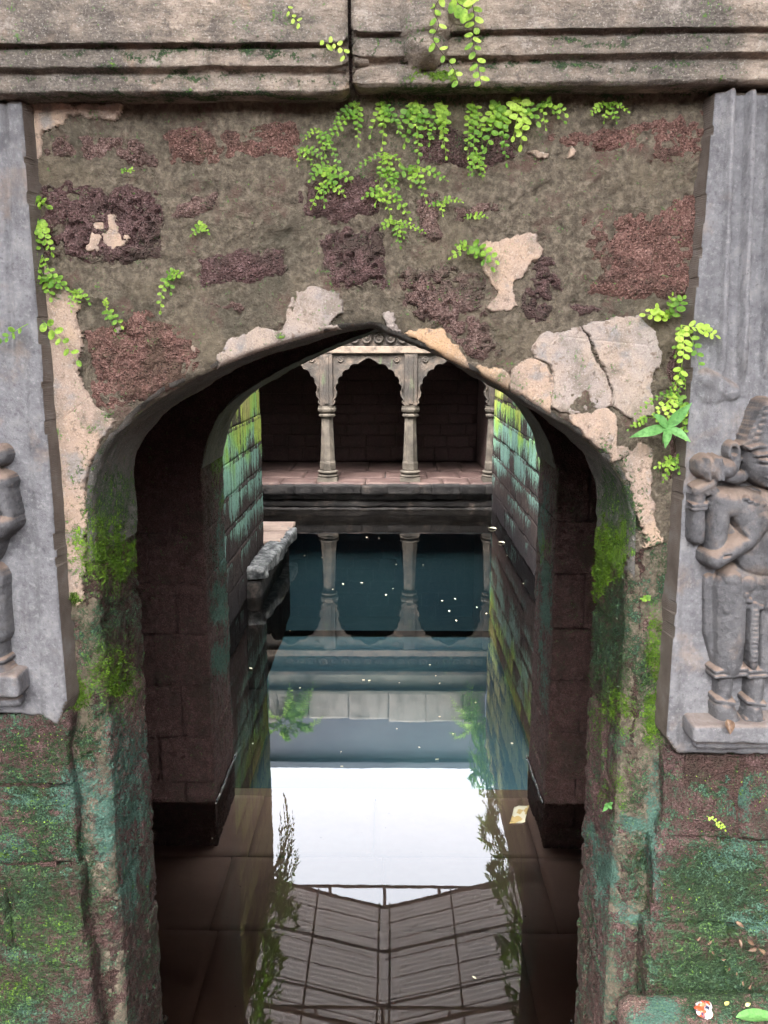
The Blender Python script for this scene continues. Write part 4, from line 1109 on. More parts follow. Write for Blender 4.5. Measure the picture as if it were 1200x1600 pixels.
# mossy ledge at the foot of the right base, and earth on it
le = thing('mossy_ledge', 'rounded mossy stone ledge at the foot of the right base wall', 'ledge', (1.6, 2.3, 0.5))
pc = at(992, 1578, 2.42)
c = (pc[0] + 0.70, 2.25, 0.50)
link('ledge_stone', rough_block('ledge_stone', (1.40, 0.86, 0.60), 0.012, 0.07, 0.022, 5, 1200, c, algae_at), MAT['laterite'], le, c)

# ================================================================== carved slabs
def blur(H, n):
    for _ in range(n):
        G = H.copy()
        G[1:-1, 1:-1] = (H[1:-1, 1:-1] * 4 + H[:-2, 1:-1] + H[2:, 1:-1] + H[1:-1, :-2] + H[1:-1, 2:]) / 8
        H = G
    return H
def cap(U, V, u0, v0, u1, v1, r0, r1):
    dx, dy = u1 - u0, v1 - v0
    t = np.clip(((U - u0) * dx + (V - v0) * dy) / (dx * dx + dy * dy + 1e-9), 0, 1)
    d = np.hypot(U - u0 - t * dx, V - v0 - t * dy); r = r0 + (r1 - r0) * t
    return np.sqrt(np.clip(1 - (d / r) ** 2, 0, 1)), d / r
def ell(U, V, u, v, ru, rv, rot=0):
    c, s = math.cos(rot), math.sin(rot)
    a = ((U - u) * c + (V - v) * s) / ru; b = (-(U - u) * s + (V - v) * c) / rv
    d = np.hypot(a, b); return np.sqrt(np.clip(1 - d * d, 0, 1)), d
PXM = 0.00217     # metres per photo pixel on the slab face

def slab(label, x0, x1, poly_px, seed, flute):
    t = thing('carved_slab', label, 'stone slab', ((x0 + x1) / 2, YS, zbl))
    poly = np.array(poly_px)
    X, Z = face_grid(poly[:, 0].min() - 0.012, poly[:, 0].max() + 0.012, poly[:, 1].min() - 0.012, poly[:, 1].max() + 0.012, 0.0062)
    P = np.stack([X, np.full_like(X, YS), Z], -1)
    wob = fbm(P, 6, 3, seed) * 0.008
    sd = sd_poly(X + wob, Z + wob, poly)
    e = 1e-3
    gx = (sd_poly(X + wob + e, Z + wob, poly) - sd) / e; gz = (sd_poly(X + wob, Z + wob + e, poly) - sd) / e
    out = sd > 0
    spl = 0.016 if x0 < 0 else 0.013
    ring = (sd <= 0) & (sd > -0.0062 * 0.8)
    X2 = np.where(out, X - gx * (sd - spl), np.where(ring, X - gx * sd, X)); Z2 = np.where(out, Z - gz * (sd - spl * 0.3), np.where(ring, Z - gz * sd, Z))
    h = fbm(P, 4, 4, seed + 2) * 0.006 + fbm(P, 40, 3, seed + 4) * 0.0016
    U, Vv = proj(P)
    h = h + flute(U, Vv, P)
    h = h - 0.010 * np.exp(-np.maximum(-sd, 0) / 0.007)
    h = np.where(out, -(YF - YS + 0.02), h)
    P = np.stack([X2, YS - h, Z2], -1)
    bad = sd > 0.0062 * 1.6
    keep = ~(bad[:-1, :-1] & bad[1:, :-1] & bad[1:, 1:] & bad[:-1, 1:])
    me = grid_mesh('panel', P, keep, True)
    me.materials.append(MAT['slab']); me.materials.append(MAT['chisel'])
    # faces that turn sideways are the chiselled edge
    ctr = np.zeros(len(me.polygons) * 3, np.float32); me.polygons.foreach_get('center', ctr)
    edge = ctr.reshape(-1, 3)[:, 1] > YS + 0.018
    me.polygons.foreach_set('material_index', edge.astype(np.int32)); me.polygons.foreach_set('use_smooth', ~edge)
    link('panel', me, None, t)
    return t
ztop = zv(900, 140, 2.77)
def fl_r(U, V, P):
    top = sst(600, 560, V)
    w_ = U + (V - 160) * 0.035
    def ridge(a, b, h): return h * sst(a - 1.6, a + 1.6, w_) * sst(b + 1.6, b - 1.6, w_)
    g = ridge(1136, 1147, .024) + ridge(1147, 1169, -.014) + ridge(1169, 1180, .024) + ridge(1180, 1205, -.014) + ridge(1205, 1216, .024) + ridge(1104, 1128, -.010)
    b, _ = ell(U, V, 1120, 640, 26, 60)
    boss = np.maximum(cap(U, V, 1104, 592, 1142, 612, 16, 14)[0], ell(U, V, 1112, 606, 26, 26)[0] * 0.6)
    rim = 0.010 * sst(1084 - (V - 160) * 0.02, 1072 - (V - 160) * 0.02, U) * sst(560, 640, V)
    return g * top + 0.022 * boss + rim + 0.006 * b
sr = slab('right carved slab with a relief figure beside the arch, blue-grey stone', XSR, 1.75,
          [(XSR, zv(1035, 1150, YS)), (XSR + 0.045, zbr), (1.75, zbr - 0.004), (1.75, ztop), (XSR + 0.012, ztop), (XSR - 0.006, zv(1100, 500, YS))], 1300, fl_r)
def fl_l(U, V, P):
    return 0.010 * sst(44 + (V - 700) * 0.05, 54 + (V - 700) * 0.05, U) * sst(500, 600, V) - 0.012 * np.exp(-((U - 6 - (V - 160) * 0.03) / 3.5) ** 2) * sst(600, 520, V)
sl = slab('left carved slab with a worn relief figure, cut by the photo edge', -2.0, XSL,
          [(-2.0, zbl + 0.02), (XSL - 0.10, zbl + 0.0), (XSL - 0.045, zv(80, 1132, YS)), (XSL, zv(95, 1095, YS)), (XSL + 0.004, ztop - .03), (-2.0, ztop - .03)], 1350, fl_l)

def relief(parent, x0, x1, va, vb, hfun, mat, res=0.0030, n=1):
    z1, z0 = zv(600, va, YS), zv(600, vb, YS)
    X, Z = face_grid(x0, x1, z0, z1, res)
    P = np.stack([X, np.full_like(X, YS), Z], -1)
    U, V = proj(P)
    h = blur(hfun(U, V), n)
    h = h + np.where(h > 0.004, fbm(P, 30, 3, 5) * 0.0035 + fbm(P, 90, 2, 6) * 0.0016, 0)
    k = h > 0.0015
    P[..., 1] -= np.where(h > 0.0015, h + 0.004, -0.012)
    keep = k[:-1, :-1] | k[1:, 1:] | k[1:, :-1] | k[:-1, 1:]
    return link('carved_figure', grid_mesh('carved_figure', P, keep), mat, parent)

def figure_right(U, V):
    H = np.zeros_like(U)
    def up(f, base, amp):
        nonlocal H
        s, d = f
        H = np.maximum(H, np.where(d < 1, base + amp * s, 0))
    # garment edges and trailing sash
    up(cap(U, V, 1107, 905, 1106, 985, 10, 9), .006, .012); up(cap(U, V, 1106, 985, 1115, 1030, 9, 6), .006, .012)
    up(cap(U, V, 1262, 905, 1264, 985, 10, 9), .006, .012); up(cap(U, V, 1264, 985, 1256, 1030, 9, 6), .006, .012)
    # legs, knees, shins
    up(cap(U, V, 1138, 915, 1132, 1035, 29, 21), .02, .052); up(cap(U, V, 1198, 925, 1188, 1032, 28, 22), .02, .048)
    up(cap(U, V, 1128, 1045, 1124, 1092, 14, 12), .012, .045); up(cap(U, V, 1176, 1045, 1171, 1098, 15, 12), .012, .050)
    for (u, v, r) in ((1131, 1046, 23), (1184, 1046, 25)):
        for dv in (-5, 3): up(cap(U, V, u - r, v + dv - 2, u + r, v + dv - 6, 5, 5), .045, .022)
    for (u, v) in ((1124, 1086), (1171, 1088)):
        up(cap(U, V, u - 13, v - 2, u + 12, v + 2, 5, 5), .045, .018)
    # feet
    up(cap(U, V, 1124, 1098, 1130, 1120, 17, 21), .02, .048); up(cap(U, V, 1170, 1100, 1170, 1114, 13, 17), .02, .048)
    for i in range(5): up(ell(U, V, 1156 + i * 6.5, 1120 + (i - 2) ** 2 * -.8, 4, 6), .05, .012)
    # hips, belt ornaments, central sash
    up(ell(U, V, 1186, 905, 72, 36), .026, .040)
    up(ell(U, V, 1188, 925, 34, 22), .045, .024)
    for i in range(9):
        a = math.pi * (0.08 + 0.84 * i / 8); up(ell(U, V, 1188 - 36 * math.cos(a), 915 + 26 * math.sin(a), 5, 5), .066, .008)
    for (u, v) in ((1134, 898), (1158, 905), (1184, 902), (1210, 903), (1232, 898)): up(ell(U, V, u, v, 13, 12), .058, .016)
    up(cap(U, V, 1167, 940, 1165, 1028, 9, 7), .062, .010)
    for i in range(12): up(ell(U, V, 1167 - i * .15, 944 + i * 7, 5, 2.6), .070, .005)
    up(cap(U, V, 1140, 930, 1124, 946, 8, 6), .060, .012)
    # torso and chest
    up(ell(U, V, 1186, 832, 58, 66), .026, .060); up(ell(U, V, 1164, 798, 30, 28), .05, .044); up(ell(U, V, 1212, 798, 30, 28), .05, .044)
    up(cap(U, V, 1126, 784, 1240, 784, 24, 24), .03, .052)
    up(ell(U, V, 1187, 868, 46, 26), .05, .034)
    # raised forearm with bracelet, hand under the drum
    up(cap(U, V, 1085, 772, 1084, 836, 12, 12), .02, .040)
    for dv in (0, 6): up(cap(U, V, 1074, 785 + dv, 1097, 783 + dv, 4, 4), .052, .012)
    up(cap(U, V, 1082, 764, 1106, 750, 11, 8), .03, .034)
    for i in range(4): up(cap(U, V, 1088 + i * 6, 760 + i * -1, 1096 + i * 6, 768 - i * 1, 4, 4), .046, .014)
    # upper arm and forearm across the waist
    up(cap(U, V, 1118, 778, 1110, 846, 19, 15), .03, .055)
    up(cap(U, V, 1104, 866, 1150, 838, 16, 16), .05, .060); up(cap(U, V, 1150, 838, 1172, 806, 16, 20), .055, .052)
    up(cap(U, V, 1258, 790, 1268, 850, 19, 15), .03, .055); up(cap(U, V, 1268, 850, 1240, 890, 15, 12), .04, .05)
    # drum carried on the shoulder
    up(cap(U, V, 1096, 727, 1126, 730, 19, 16), .030, .052)
    for u in (1092, 1106, 1112): up(cap(U, V, u, 712, u + 3, 744, 3.5, 3.5), .072, .012)
    up(ell(U, V, 1140, 742, 20, 12), .035, .03)
    # head: face, ear, earring, tall ridged headdress
    up(ell(U, V, 1187, 716, 36, 42), .035, .072)
    up(cap(U, V, 1186, 688, 1188, 648, 36, 24), .030, .066)
    for i in range(6):
        v0 = 686 - i * 10; w = 37 - i * 4.2
        for sgn in (-1, 1):
            pts = [(1187 + sgn * w * math.sin(a), v0 - 12 * (1 - math.cos(a)) * -1 - 12 + 12 * math.cos(a) * -0.2) for a in (0.25, 0.65, 1.05, 1.4)]
            for (p, q) in zip(pts[:-1], pts[1:]): up(cap(U, V, p[0], p[1] + 8, q[0], q[1] + 8, 4.2, 4.2), .086 - 0.03 * abs(p[0] - 1187) / 36, .012)
    up(ell(U, V, 1187, 632, 17, 13), .06, .035)
    for (ua, va, ub, vb_) in ((1154, 696, 1168, 692), (1168, 692, 1187, 694), (1187, 694, 1206, 692), (1206, 692, 1220, 696)):
        up(cap(U, V, ua, va, ub, vb_, 4, 4), .088, .010)
    s_, d_ = ell(U, V, 1138, 702, 11, 15); H = np.maximum(H, np.where((d_ < 1) & (d_ > .45), .052, np.where(d_ <= .45, .03, 0)))
    up(cap(U, V, 1143, 714, 1137, 740, 8, 7), .036, .020); up(cap(U, V, 1236, 700, 1237, 740, 9, 7), .036, .020)
    # brow, eyes, nose, mouth, chin
    for c in (1174, 1202):
        up(cap(U, V, c - 11, 706, c + 9, 704, 3, 3), .104, .006); up(ell(U, V, c, 714, 9, 4.5), .104, .008)
        H = H - .008 * np.exp(-(((U - c) / 10) ** 2 + ((V - 719.5) / 1.6) ** 2)) - .006 * np.exp(-(((U - c) / 10) ** 2 + ((V - 709) / 1.5) ** 2))
    up(cap(U, V, 1188, 710, 1187, 729, 3.2, 6), .106, .014); up(ell(U, V, 1182, 730, 4, 3), .106, .006); up(ell(U, V, 1193, 730, 4, 3), .106, .006)
    up(ell(U, V, 1187, 740, 10, 3), .102, .008); up(ell(U, V, 1187, 745, 8, 3), .102, .008); H = H - .008 * np.exp(-(((U - 1187) / 10) ** 2 + ((V - 742.5) / 1.2) ** 2))
    up(ell(U, V, 1187, 752, 9, 6), .086, .012)
    # necklace
    for i in range(9):
        a = math.pi * (0.12 + 0.76 * i / 8); up(ell(U, V, 1187 - 40 * math.cos(a), 766 + 16 * math.sin(a), 5, 4), .082, .010)
    # cut lines between limbs
    def cut(u0, v0, u1, v1, r, d):
        nonlocal H
        s, dd = cap(U, V, u0, v0, u1, v1, r, r); H = H - np.where(dd < 1, d * s, 0) * (H > 0.02)
    cut(1098, 775, 1096, 840, 2.0, .03); cut(1131, 805, 1145, 828, 2.6, .05); cut(1122, 856, 1112, 858, 1.5, .015)
    cut(1157, 945, 1156, 1030, 2.0, .03); cut(1175, 945, 1174, 1030, 1.8, .03); cut(1150, 1055, 1148, 1095, 5, .06)
    cut(1152, 758, 1176, 764, 2.0, .03)
    return H
relief(sr, XSR + 0.006, 1.74, 606, 1140, figure_right, MAT['carving'])
def figure_left(U, V):
    H = np.zeros_like(U)
    def up(f, base, amp):
        nonlocal H
        s, d = f; H = np.maximum(H, np.where(d < 1, base + amp * s, 0))
    up(ell(U, V, 6, 710, 16, 17), .02, .05); up(cap(U, V, -40, 740, 14, 752, 22, 16), .03, .045)
    up(cap(U, V, 12, 750, 26, 800, 14, 11), .03, .048); up(cap(U, V, 24, 812, -20, 850, 15, 16), .045, .055)
    up(ell(U, V, -40, 830, 55, 66), .03, .06); up(ell(U, V, -30, 905, 48, 36), .03, .045)
    up(cap(U, V, -8, 900, 6, 985, 24, 16), .02, .048); up(cap(U, V, 10, 900, 14, 960, 6, 5), .01, .014)
    up(cap(U, V, 2, 990, 6, 1030, 14, 12), .015, .042); up(cap(U, V, -8, 1026, 18, 1024, 5, 5), .045, .018)
    up(cap(U, V, 6, 1036, 22, 1052, 13, 13), .02, .045); up(cap(U, V, -60, 930, -50, 1040, 26, 16), .02, .05)
    up(ell(U, V, -45, 700, 36, 44), .03, .07)
    return H
relief(sl, -1.98, XSL - 0.03, 640, 1090, figure_left, MAT['carving'])
# pedestals
def pedestal(parent, pts, y0, z0, z1, seed):
    V0 = [at(u, v, YS) for u, v in pts]
    c = ((V0[0][0] + V0[1][0]) / 2, (y0 + YS + 0.03) / 2, (z0 + z1) / 2)
    return link('pedestal', rough_block('pedestal', (abs(V0[1][0] - V0[0][0]), YS + 0.03 - y0, z1 - z0), 0.008, 0.016, 0.006, 9, seed, c), MAT['slab'], parent, c)
pedestal(sr, [(1066, 1140), (1186, 1140)], YS - 0.105, zv(1120, 1163, YS - .10), zv(1120, 1134, YS - .10), 1400)
pedestal(sr, [(1180, 1140), (1330, 1140)], YS - 0.085, zv(1120, 1160, YS - .10), zv(1120, 1130, YS - .10), 1402)
pedestal(sr, [(1080, 1160), (1330, 1160)], YS - 0.035, zv(1120, 1172, YS - .04), zv(1120, 1160, YS - .04), 1405)
pedestal(sl, [(-150, 1070), (48, 1070)], YS - 0.10, zv(20, 1092, YS - .10), zv(20, 1056, YS - .10), 1410)
pedestal(sl, [(-150, 1100), (40, 1100)], YS - 0.04, zv(20, 1106, YS - .04), zv(20, 1092, YS - .04), 1415)

# ================================================================== plants
def leaf_fan(base, d, n, length, width, cup=0.12, k=9, pointed=False):
    """one leaflet: a little cupped disc of triangles, from its foot 'base' along d"""
    d = Vector(d).normalized(); n = Vector(n).normalized(); w = d.cross(n).normalized(); n = w.cross(d)
    base = Vector(base); V = [base + d * length * 0.5 - n * length * cup]; 
    for i in range(k):
        a = 2 * math.pi * i / k
        x = 0.5 - 0.5 * math.cos(a); y = math.sin(a) * 0.5
        if pointed: y *= (1 - 0.75 * x ** 3) * 1.15
        V.append(base + d * length * x + w * width * y)
    return V, [(0, 1 + i, 1 + (i + 1) % k) for i in range(k)]
def frond_mesh(root, ang, L, leaf, n, out=0.3, droop=0.3, seed=0, ratio=0.72, face=(0, -1, 0.35), pairs=True, pointed=False, rr=0.0011, plane_x=(1, 0, 0)):
    rnd = random.Random(seed); face = Vector(face).normalized(); px = Vector(plane_x)
    a = R(ang); dr = px * math.cos(a) + Vector((0, 0, 1)) * math.sin(a)
    of = Vector((face.x, face.y, 0)).normalized()
    wob = rnd.uniform(-.25, .25); sidev = dr.cross(of)
    def p(t): return Vector(root) + dr * (L * t) + of * (out * L * math.sin(min(1, t) * math.pi * 0.62)) + Vector((0, 0, -droop * L * t * t)) + sidev * (wob * L * t * t)
    V, T = [], []
    tv, tq = tube('x', [p(t) for t in np.linspace(0, 1, 8)], [rr * (1.2 - 0.7 * t) for t in np.linspace(0, 1, 8)], None, None, 4, True)
    V += tv
    for q in tq: T += [(q[0], q[1], q[2]), (q[0], q[2], q[3])]
    for i in range(n):
        t = 0.14 + 0.86 * i / max(1, n - 1)
        tg = (p(min(1, t + .05)) - p(t - .05)).normalized(); nf = (face + Vector((rnd.uniform(-.45, .45), 0, rnd.uniform(-.35, .45)))).normalized()
        sv = tg.cross(nf).normalized()
        ln = leaf * (1.0 - 0.45 * abs(t - 0.4) - 0.12 * t) * rnd.uniform(.78, 1.15)
        dirs = [sv * 0.95 + tg * 0.45, -sv * 0.95 + tg * 0.45] if i < n - 1 else [tg]
        for j, dd in enumerate(dirs):
            if rnd.random() < 0.06: continue
            tt = t if not j else min(1, t + 0.35 / n)
            lv, lt = leaf_fan(p(tt) + of * rnd.uniform(-.002, .004), dd + of * rnd.uniform(-.2, .3), nf, ln, ln * ratio * rnd.uniform(.85, 1.1), rnd.uniform(.02, .16), pointed=pointed)
            b = len(V); V += lv; T += [(x + b, y + b, z + b) for x, y, z in lt]
    return np_mesh('frond', [tuple(v) for v in V], T, False)
PX = 0.00222
FN = [0]
def fern(u, v, fronds, label, mat='fern', y=YF - 0.022, group='small ferns rooted in the near wall', out=0.3, droop=0.3):
    root = at(u, v, y)
    t = thing('fern', label, 'fern', tuple(root), group)
    for f in fronds:
        FN[0] += 1
        k_ = 0.82 if v < 162 else 1.0
        me = frond_mesh(root, f[0], f[1] * PX * k_, f[2] * PX * 0.86, f[3], out, droop, FN[0])
        link('frond', me, MAT[f[4] if len(f) > 4 else (mat, 'fern_mid', mat)[FN[0] % 3]], t)
    return t
YFERN = 'fern_yellow'
fern(562, 160, [(-150, 75, 10, 9), (-125, 80, 10, 9), (-100, 55, 11, 7), (-165, 45, 8, 6)], 'fern spray hanging just below the joint of the two lintels, leaning left')
fern(600, 158, [(-115, 50, 12, 6), (-85, 62, 12, 7), (-60, 48, 11, 6), (-95, 30, 11, 4)], 'short fern under the lintel, next to the right of the lintel joint')
fern(650, 156, [(-110, 62, 13, 7), (-85, 80, 14, 8), (-65, 52, 13, 6), (-130, 50, 12, 6), (-95, 45, 15, 5, YFERN)], 'thick fern clump under the lintel below the carved tongue')
fern(690, 157, [(-95, 74, 14, 7), (-75, 58, 13, 6), (-115, 60, 13, 6), (-90, 40, 14, 5, YFERN)], 'fern clump hanging under the lintel right below the tongue tip')
fern(738, 158, [(-105, 74, 12, 8), (-85, 96, 11, 9), (-62, 60, 12, 6), (-95, 50, 13, 5)], 'fern with the longest fronds in the row under the lintel')
fern(780, 158, [(-98, 64, 17, 6), (-72, 56, 16, 6), (-122, 50, 14, 6), (-85, 84, 13, 7)], 'fern with broad leaflets under the lintel, left of the palest one')
fern(812, 150, [(-82, 66, 19, 6, YFERN), (-98, 56, 18, 5, YFERN), (-60, 44, 16, 5), (-120, 40, 17, 4, YFERN)], 'palest yellow-green fern in the row under the lintel', out=0.4)
fern(846, 158, [(-15, 42, 12, 5), (-45, 44, 12, 5), (-90, 36, 11, 4)], 'fern at the right end of the dense row under the lintel')
fern(948, 160, [(-155, 34, 9, 6), (-55, 30, 9, 5), (-100, 26, 9, 4), (-15, 36, 8, 6)], 'small fern alone under the lintel, right of the dense row')
fern(498, 200, [(-50, 60, 9, 8), (-150, 24, 7, 5), (-80, 30, 9, 5)], 'sparse fern on the mud wall below and left of the lintel joint')
fern(470, 230, [(-15, 40, 9, 6), (-50, 32, 8, 5), (-100, 20, 7, 4)], 'leftmost small fern of the group below the lintel joint')
fern(512, 258, [(-165, 28, 11, 5), (-25, 40, 12, 5), (-95, 26, 12, 4), (-60, 26, 12, 4)], 'rounded fern tuft above the dark laterite block, upper of two')
fern(508, 284, [(-130, 34, 10, 5), (-20, 30, 10, 5), (-105, 26, 9, 4)], 'rounded fern tuft above the dark laterite block, lower of two')
fern(600, 238, [(-100, 46, 9, 7), (-70, 36, 9, 5), (-150, 40, 8, 6), (-20, 34, 9, 5)], 'sparse fern in the middle of the wall under the dense row')
fern(612, 262, [(-110, 44, 10, 6), (-85, 40, 10, 5), (-140, 24, 9, 4)], 'narrow fern trailing down the mud above the arch crown')
fern(648, 258, [(-25, 46, 11, 6), (-155, 44, 11, 5), (-75, 42, 11, 6), (-110, 22, 12, 4)], 'bushy fern in mid-wall above the arch crown, widest there')
fern(596, 298, [(-175, 26, 12, 4), (-20, 48, 12, 6), (-65, 30, 12, 4), (-120, 18, 10, 3)], 'fern on the rim of the dark laterite block above the arch')
fern(616, 344, [(-165, 20, 10, 4), (-20, 44, 7, 7), (-85, 30, 9, 5), (-45, 22, 10, 4)], 'low fern just above the arch crown, trailing to the right')
fern(688, 316, [(20, 32, 9, 6), (-165, 14, 8, 3), (-80, 14, 9, 3)], 'small fern on the left edge of the pink laterite patch')
fern(744, 236, [(-85, 34, 11, 5), (-120, 26, 10, 5), (-50, 24, 9, 4)], 'small fern dangling below the row, left of two plaster scraps')
fern(738, 338, [(10, 20, 8, 4), (170, 10, 7, 3)], 'tiny sprout on the pink laterite patch')
fern(730, 384, [(-5, 42, 16, 5), (-150, 26, 12, 4), (-40, 40, 16, 4), (150, 16, 10, 3)], 'fern with large leaflets beside the upright plaster patch')
fern(50, 314, [(0, 26, 15, 3), (-15, 24, 14, 3)], 'topmost sprig of fern on the left plaster strip')
fern(58, 338, [(-60, 46, 15, 7), (-85, 40, 14, 6), (-110, 22, 13, 4)], 'fern hanging on the left plaster strip, upper of two')
fern(66, 398, [(-95, 44, 11, 7), (-60, 44, 11, 6), (-125, 34, 10, 5)], 'dense small-leaved fern on the left plaster strip')
fern(74, 430, [(175, 50, 17, 5), (-160, 44, 18, 4), (-30, 30, 17, 4), (-80, 26, 17, 4)], 'broad-leafleted fern reaching over the left slab edge')
fern(52, 492, [(-20, 82, 19, 6)], 'single frond of large leaflets on the left plaster strip')
fern(44, 506, [(-150, 58, 15, 6)], 'single frond over the left slab at the photo edge', y=YS - 0.03)
fern(116, 452, [(-20, 26, 10, 5), (-70, 20, 10, 4), (-110, 24, 8, 4)], 'small fern on the ragged edge of the left plaster strip')
fern(166, 482, [(-40, 30, 14, 4), (80, 18, 8, 4), (-70, 26, 12, 4)], 'small fern above the red laterite block left of the arch')
fern(262, 432, [(20, 28, 13, 4), (-115, 40, 11, 5), (-60, 18, 12, 3), (60, 16, 10, 3)], 'fern sprig on bare mud left of the arch crown')
fern(312, 354, [(-10, 14, 9, 4), (-140, 14, 9, 3), (60, 8, 8, 3)], 'tiny fern tuft on mud below a red-brown laterite patch')
fern(199, 266, [(0, 9, 7, 3), (180, 9, 7, 3)], 'tiniest sprout, high on the left of the mud wall')
fern(1046, 498, [(105, 46, 14, 4), (165, 44, 17, 4, YFERN), (70, 44, 16, 4), (130, 40, 17, 4, YFERN)], 'yellow-green fern growing upwards beside the right slab')
fern(1064, 508, [(-10, 46, 18, 6, YFERN), (-88, 68, 17, 8, YFERN), (-55, 54, 17, 6), (-115, 34, 12, 5)], 'large pale fern drooping over the right slab edge', y=YF - 0.07, out=0.45)
fern(1066, 574, [(-100, 44, 7, 8), (-120, 48, 7, 8), (-80, 30, 7, 6)], 'tiny-leaved fern in the crack beside the right slab')
fern(1058, 612, [(178, 66, 9, 8), (-120, 46, 14, 6, YFERN), (-90, 52, 13, 6), (-60, 40, 12, 5), (-140, 40, 12, 6, YFERN)], 'fern just above the broad-leaved seedling by the right slab', y=YF - 0.04)
fern(1014, 652, [(-165, 34, 9, 6), (175, 22, 8, 4), (0, 24, 9, 4)], 'small fern left of the broad-leaved seedling')
fern(1052, 716, [(-170, 28, 11, 5), (-60, 26, 11, 4), (20, 22, 11, 4), (-125, 30, 11, 5)], 'lowest fern beside the right slab, under the seedling')
fern(1010, 936, [(60, 8, 8, 3), (150, 8, 8, 3)], 'tiny sprout in moss beside the lower right slab edge')
fern(1104, 1275, [(-15, 30, 8, 6)], 'little yellow-green sprig on the right mossy base wall', YFERN, y=YS - 0.03)

# trailing strands from the top of the lintel
def strand(pts_px, y, leaf, n, label, mat):
    P = [at(u, v, y + (0.012 if i % 2 else -0.004)) for i, (u, v) in enumerate(pts_px)]
    t = thing('fern_strand', label, 'fern', tuple(P[0]), 'fern strands trailing over the lintel')
    pts = smooth_line(P, 40, 2)
    tube('runner', [tuple(p) for p in pts], 0.0011, MAT['stem'], t, 4)
    rnd = random.Random(n)
    for i in range(n):
        k = int((i + 0.5) / n * 39); p = Vector(pts[k]); tg = Vector(pts[min(39, k + 1)] - pts[max(0, k - 1)]).normalized()
        nf = Vector((rnd.uniform(-.4, .4), -1, rnd.uniform(0, .6)))
        d = tg.cross(Vector((0, -1, 0))) * (1 if i % 2 else -1) + tg * 0.5
        lv, lt = leaf_fan(p, d, nf, leaf * PX * rnd.uniform(.7, 1.15), leaf * PX * rnd.uniform(.5, .68), 0.08)
        link('leaflet', np_mesh('leaflet', [tuple(v) for v in lv], lt, False), MAT[mat if i % 4 else YFERN], t)
strand([(736, -8), (742, 30), (738, 62), (746, 96), (752, 134)], 2.62, 13, 18, 'trailing strand of round leaflets over the right lintel, right one', 'fern')
strand([(690, -8), (676, 16), (688, 40), (674, 60), (690, 82), (708, 104), (718, 134)], 2.60, 12, 14, 'trailing strand of round leaflets over the carved tongue, left one', 'fern')
strand([(706, -10), (716, 6), (730, 14)], 2.60, 20, 6, 'short leafy strand at the very top of the photo', 'fern')
strand([(500, 72), (520, 66), (536, 76), (540, 92)], 2.64, 10, 8, 'short strand on the left lintel beside the joint', YFERN)
strand([(448, 8), (456, 26), (470, 38)], 2.64, 8, 6, 'tiny strand on the face of the left lintel', YFERN)

# broad-leaved seedling by the right slab
root = at(1056, 704, YF - 0.02); top = at(1043, 668, YF - 0.12)
sdl = thing('seedling', 'broad-leaved green seedling growing from the wall beside the right slab', 'plant', tuple(root))
tube('stem', [tuple(root), tuple((root + top) / 2 + np.array([.004, -.01, 0])), tuple(top)], [0.003, 0.0025, 0.002], MAT['stem'], sdl, 6)
def big_leaf(base, tip, width, parent, mat, nrm=(0, -1, 0.5), seed=0, name='leaf', fold=0.18, droop=0.10):
    base, tip = Vector(base), Vector(tip); d = tip - base; L = d.length; d.normalize()
    n = Vector(nrm); w = d.cross(n).normalized(); n = w.cross(d) * -1 if w.cross(d).dot(n) < 0 else w.cross(d)
    nu, nw = 12, 6; P = np.zeros((nu + 1, nw + 1, 3))
    for i in range(nu + 1):
        t = i / nu; wd = width * 0.5 * (math.sin(math.pi * min(1, t * 1.02) ** 0.8) ** 0.9) * (1 - 0.1 * t) + 0.0006
        for j in range(nw + 1):
            s = j / nw * 2 - 1
            q = base + d * (L * t) + w * (wd * s) + n * (abs(s) * wd * fold * 2 - droop * L * t * t + 0.03 * L * math.sin(t * 9 + seed) * abs(s) * 0.3)
            P[i, j] = q
    return link(name, grid_mesh(name, P), mat, parent)
for i, (tu, tv, ty, w) in enumerate([(986, 681, -.16, .036), (1022, 645, -.14, .034), (1080, 630, -.16, .038), (1080, 688, -.17, .034), (1041, 698, -.18, .030), (1036, 694, -.10, .024)]):
    big_leaf(top, at(tu, tv, YF + ty), w, sdl, MAT['broad'], (0.1, -1, 0.6), i)
root = at(953, 1272, YF + 0.10); top = at(950, 1258, YF + 0.05)
s2 = thing('seedling', 'small green seedling on the right jamb of the near arch', 'plant', tuple(root))
tube('stem', [tuple(root), tuple(top)], 0.002, MAT['stem'], s2, 5)
for i, (tu, tv) in enumerate([(942, 1268), (945, 1258), (957, 1254), (956, 1264)]):
    big_leaf(top, at(tu, tv, YF + 0.03), .016, s2, MAT['broad'], (0, -1, .6), i)

# feathery fern clumps along the tops of the well walls (their mirror image shows in the water)
def clump(loc, inward, label, size, k, mat='fern_dark'):
    t = thing('fern_clump', label, 'fern', loc, 'fern clumps along the tops of the well walls')
    rnd = random.Random(k)
    for i in range(11):
        a = rnd.uniform(-160, -20) if i % 2 else rnd.uniform(0, 180)
        me = frond_mesh(loc, a, size * rnd.uniform(.7, 1.2), size * 0.20, 15, 0.45, 0.55, k * 31 + i, 0.34, (inward[0], inward[1], 0.35), True, True, 0.004, (-inward[1], inward[0], 0) if abs(inward[0]) > .5 else (1, 0, 0))
        link('frond', me, MAT[mat if i % 3 else 'fern'], t)
k = 0; LW = (6.6, 7.5, 8.3, 9.2, 10.0, 10.7, 11.4)
for i, y in enumerate(LW): k += 1; clump((-1.93, y, 5.0 + random.uniform(-.5, .35)), (1, 0), ORD[len(LW) - 1 - i] + ' fern clump from the far end of the left well-wall top, mirrored in the water', 0.85, k)
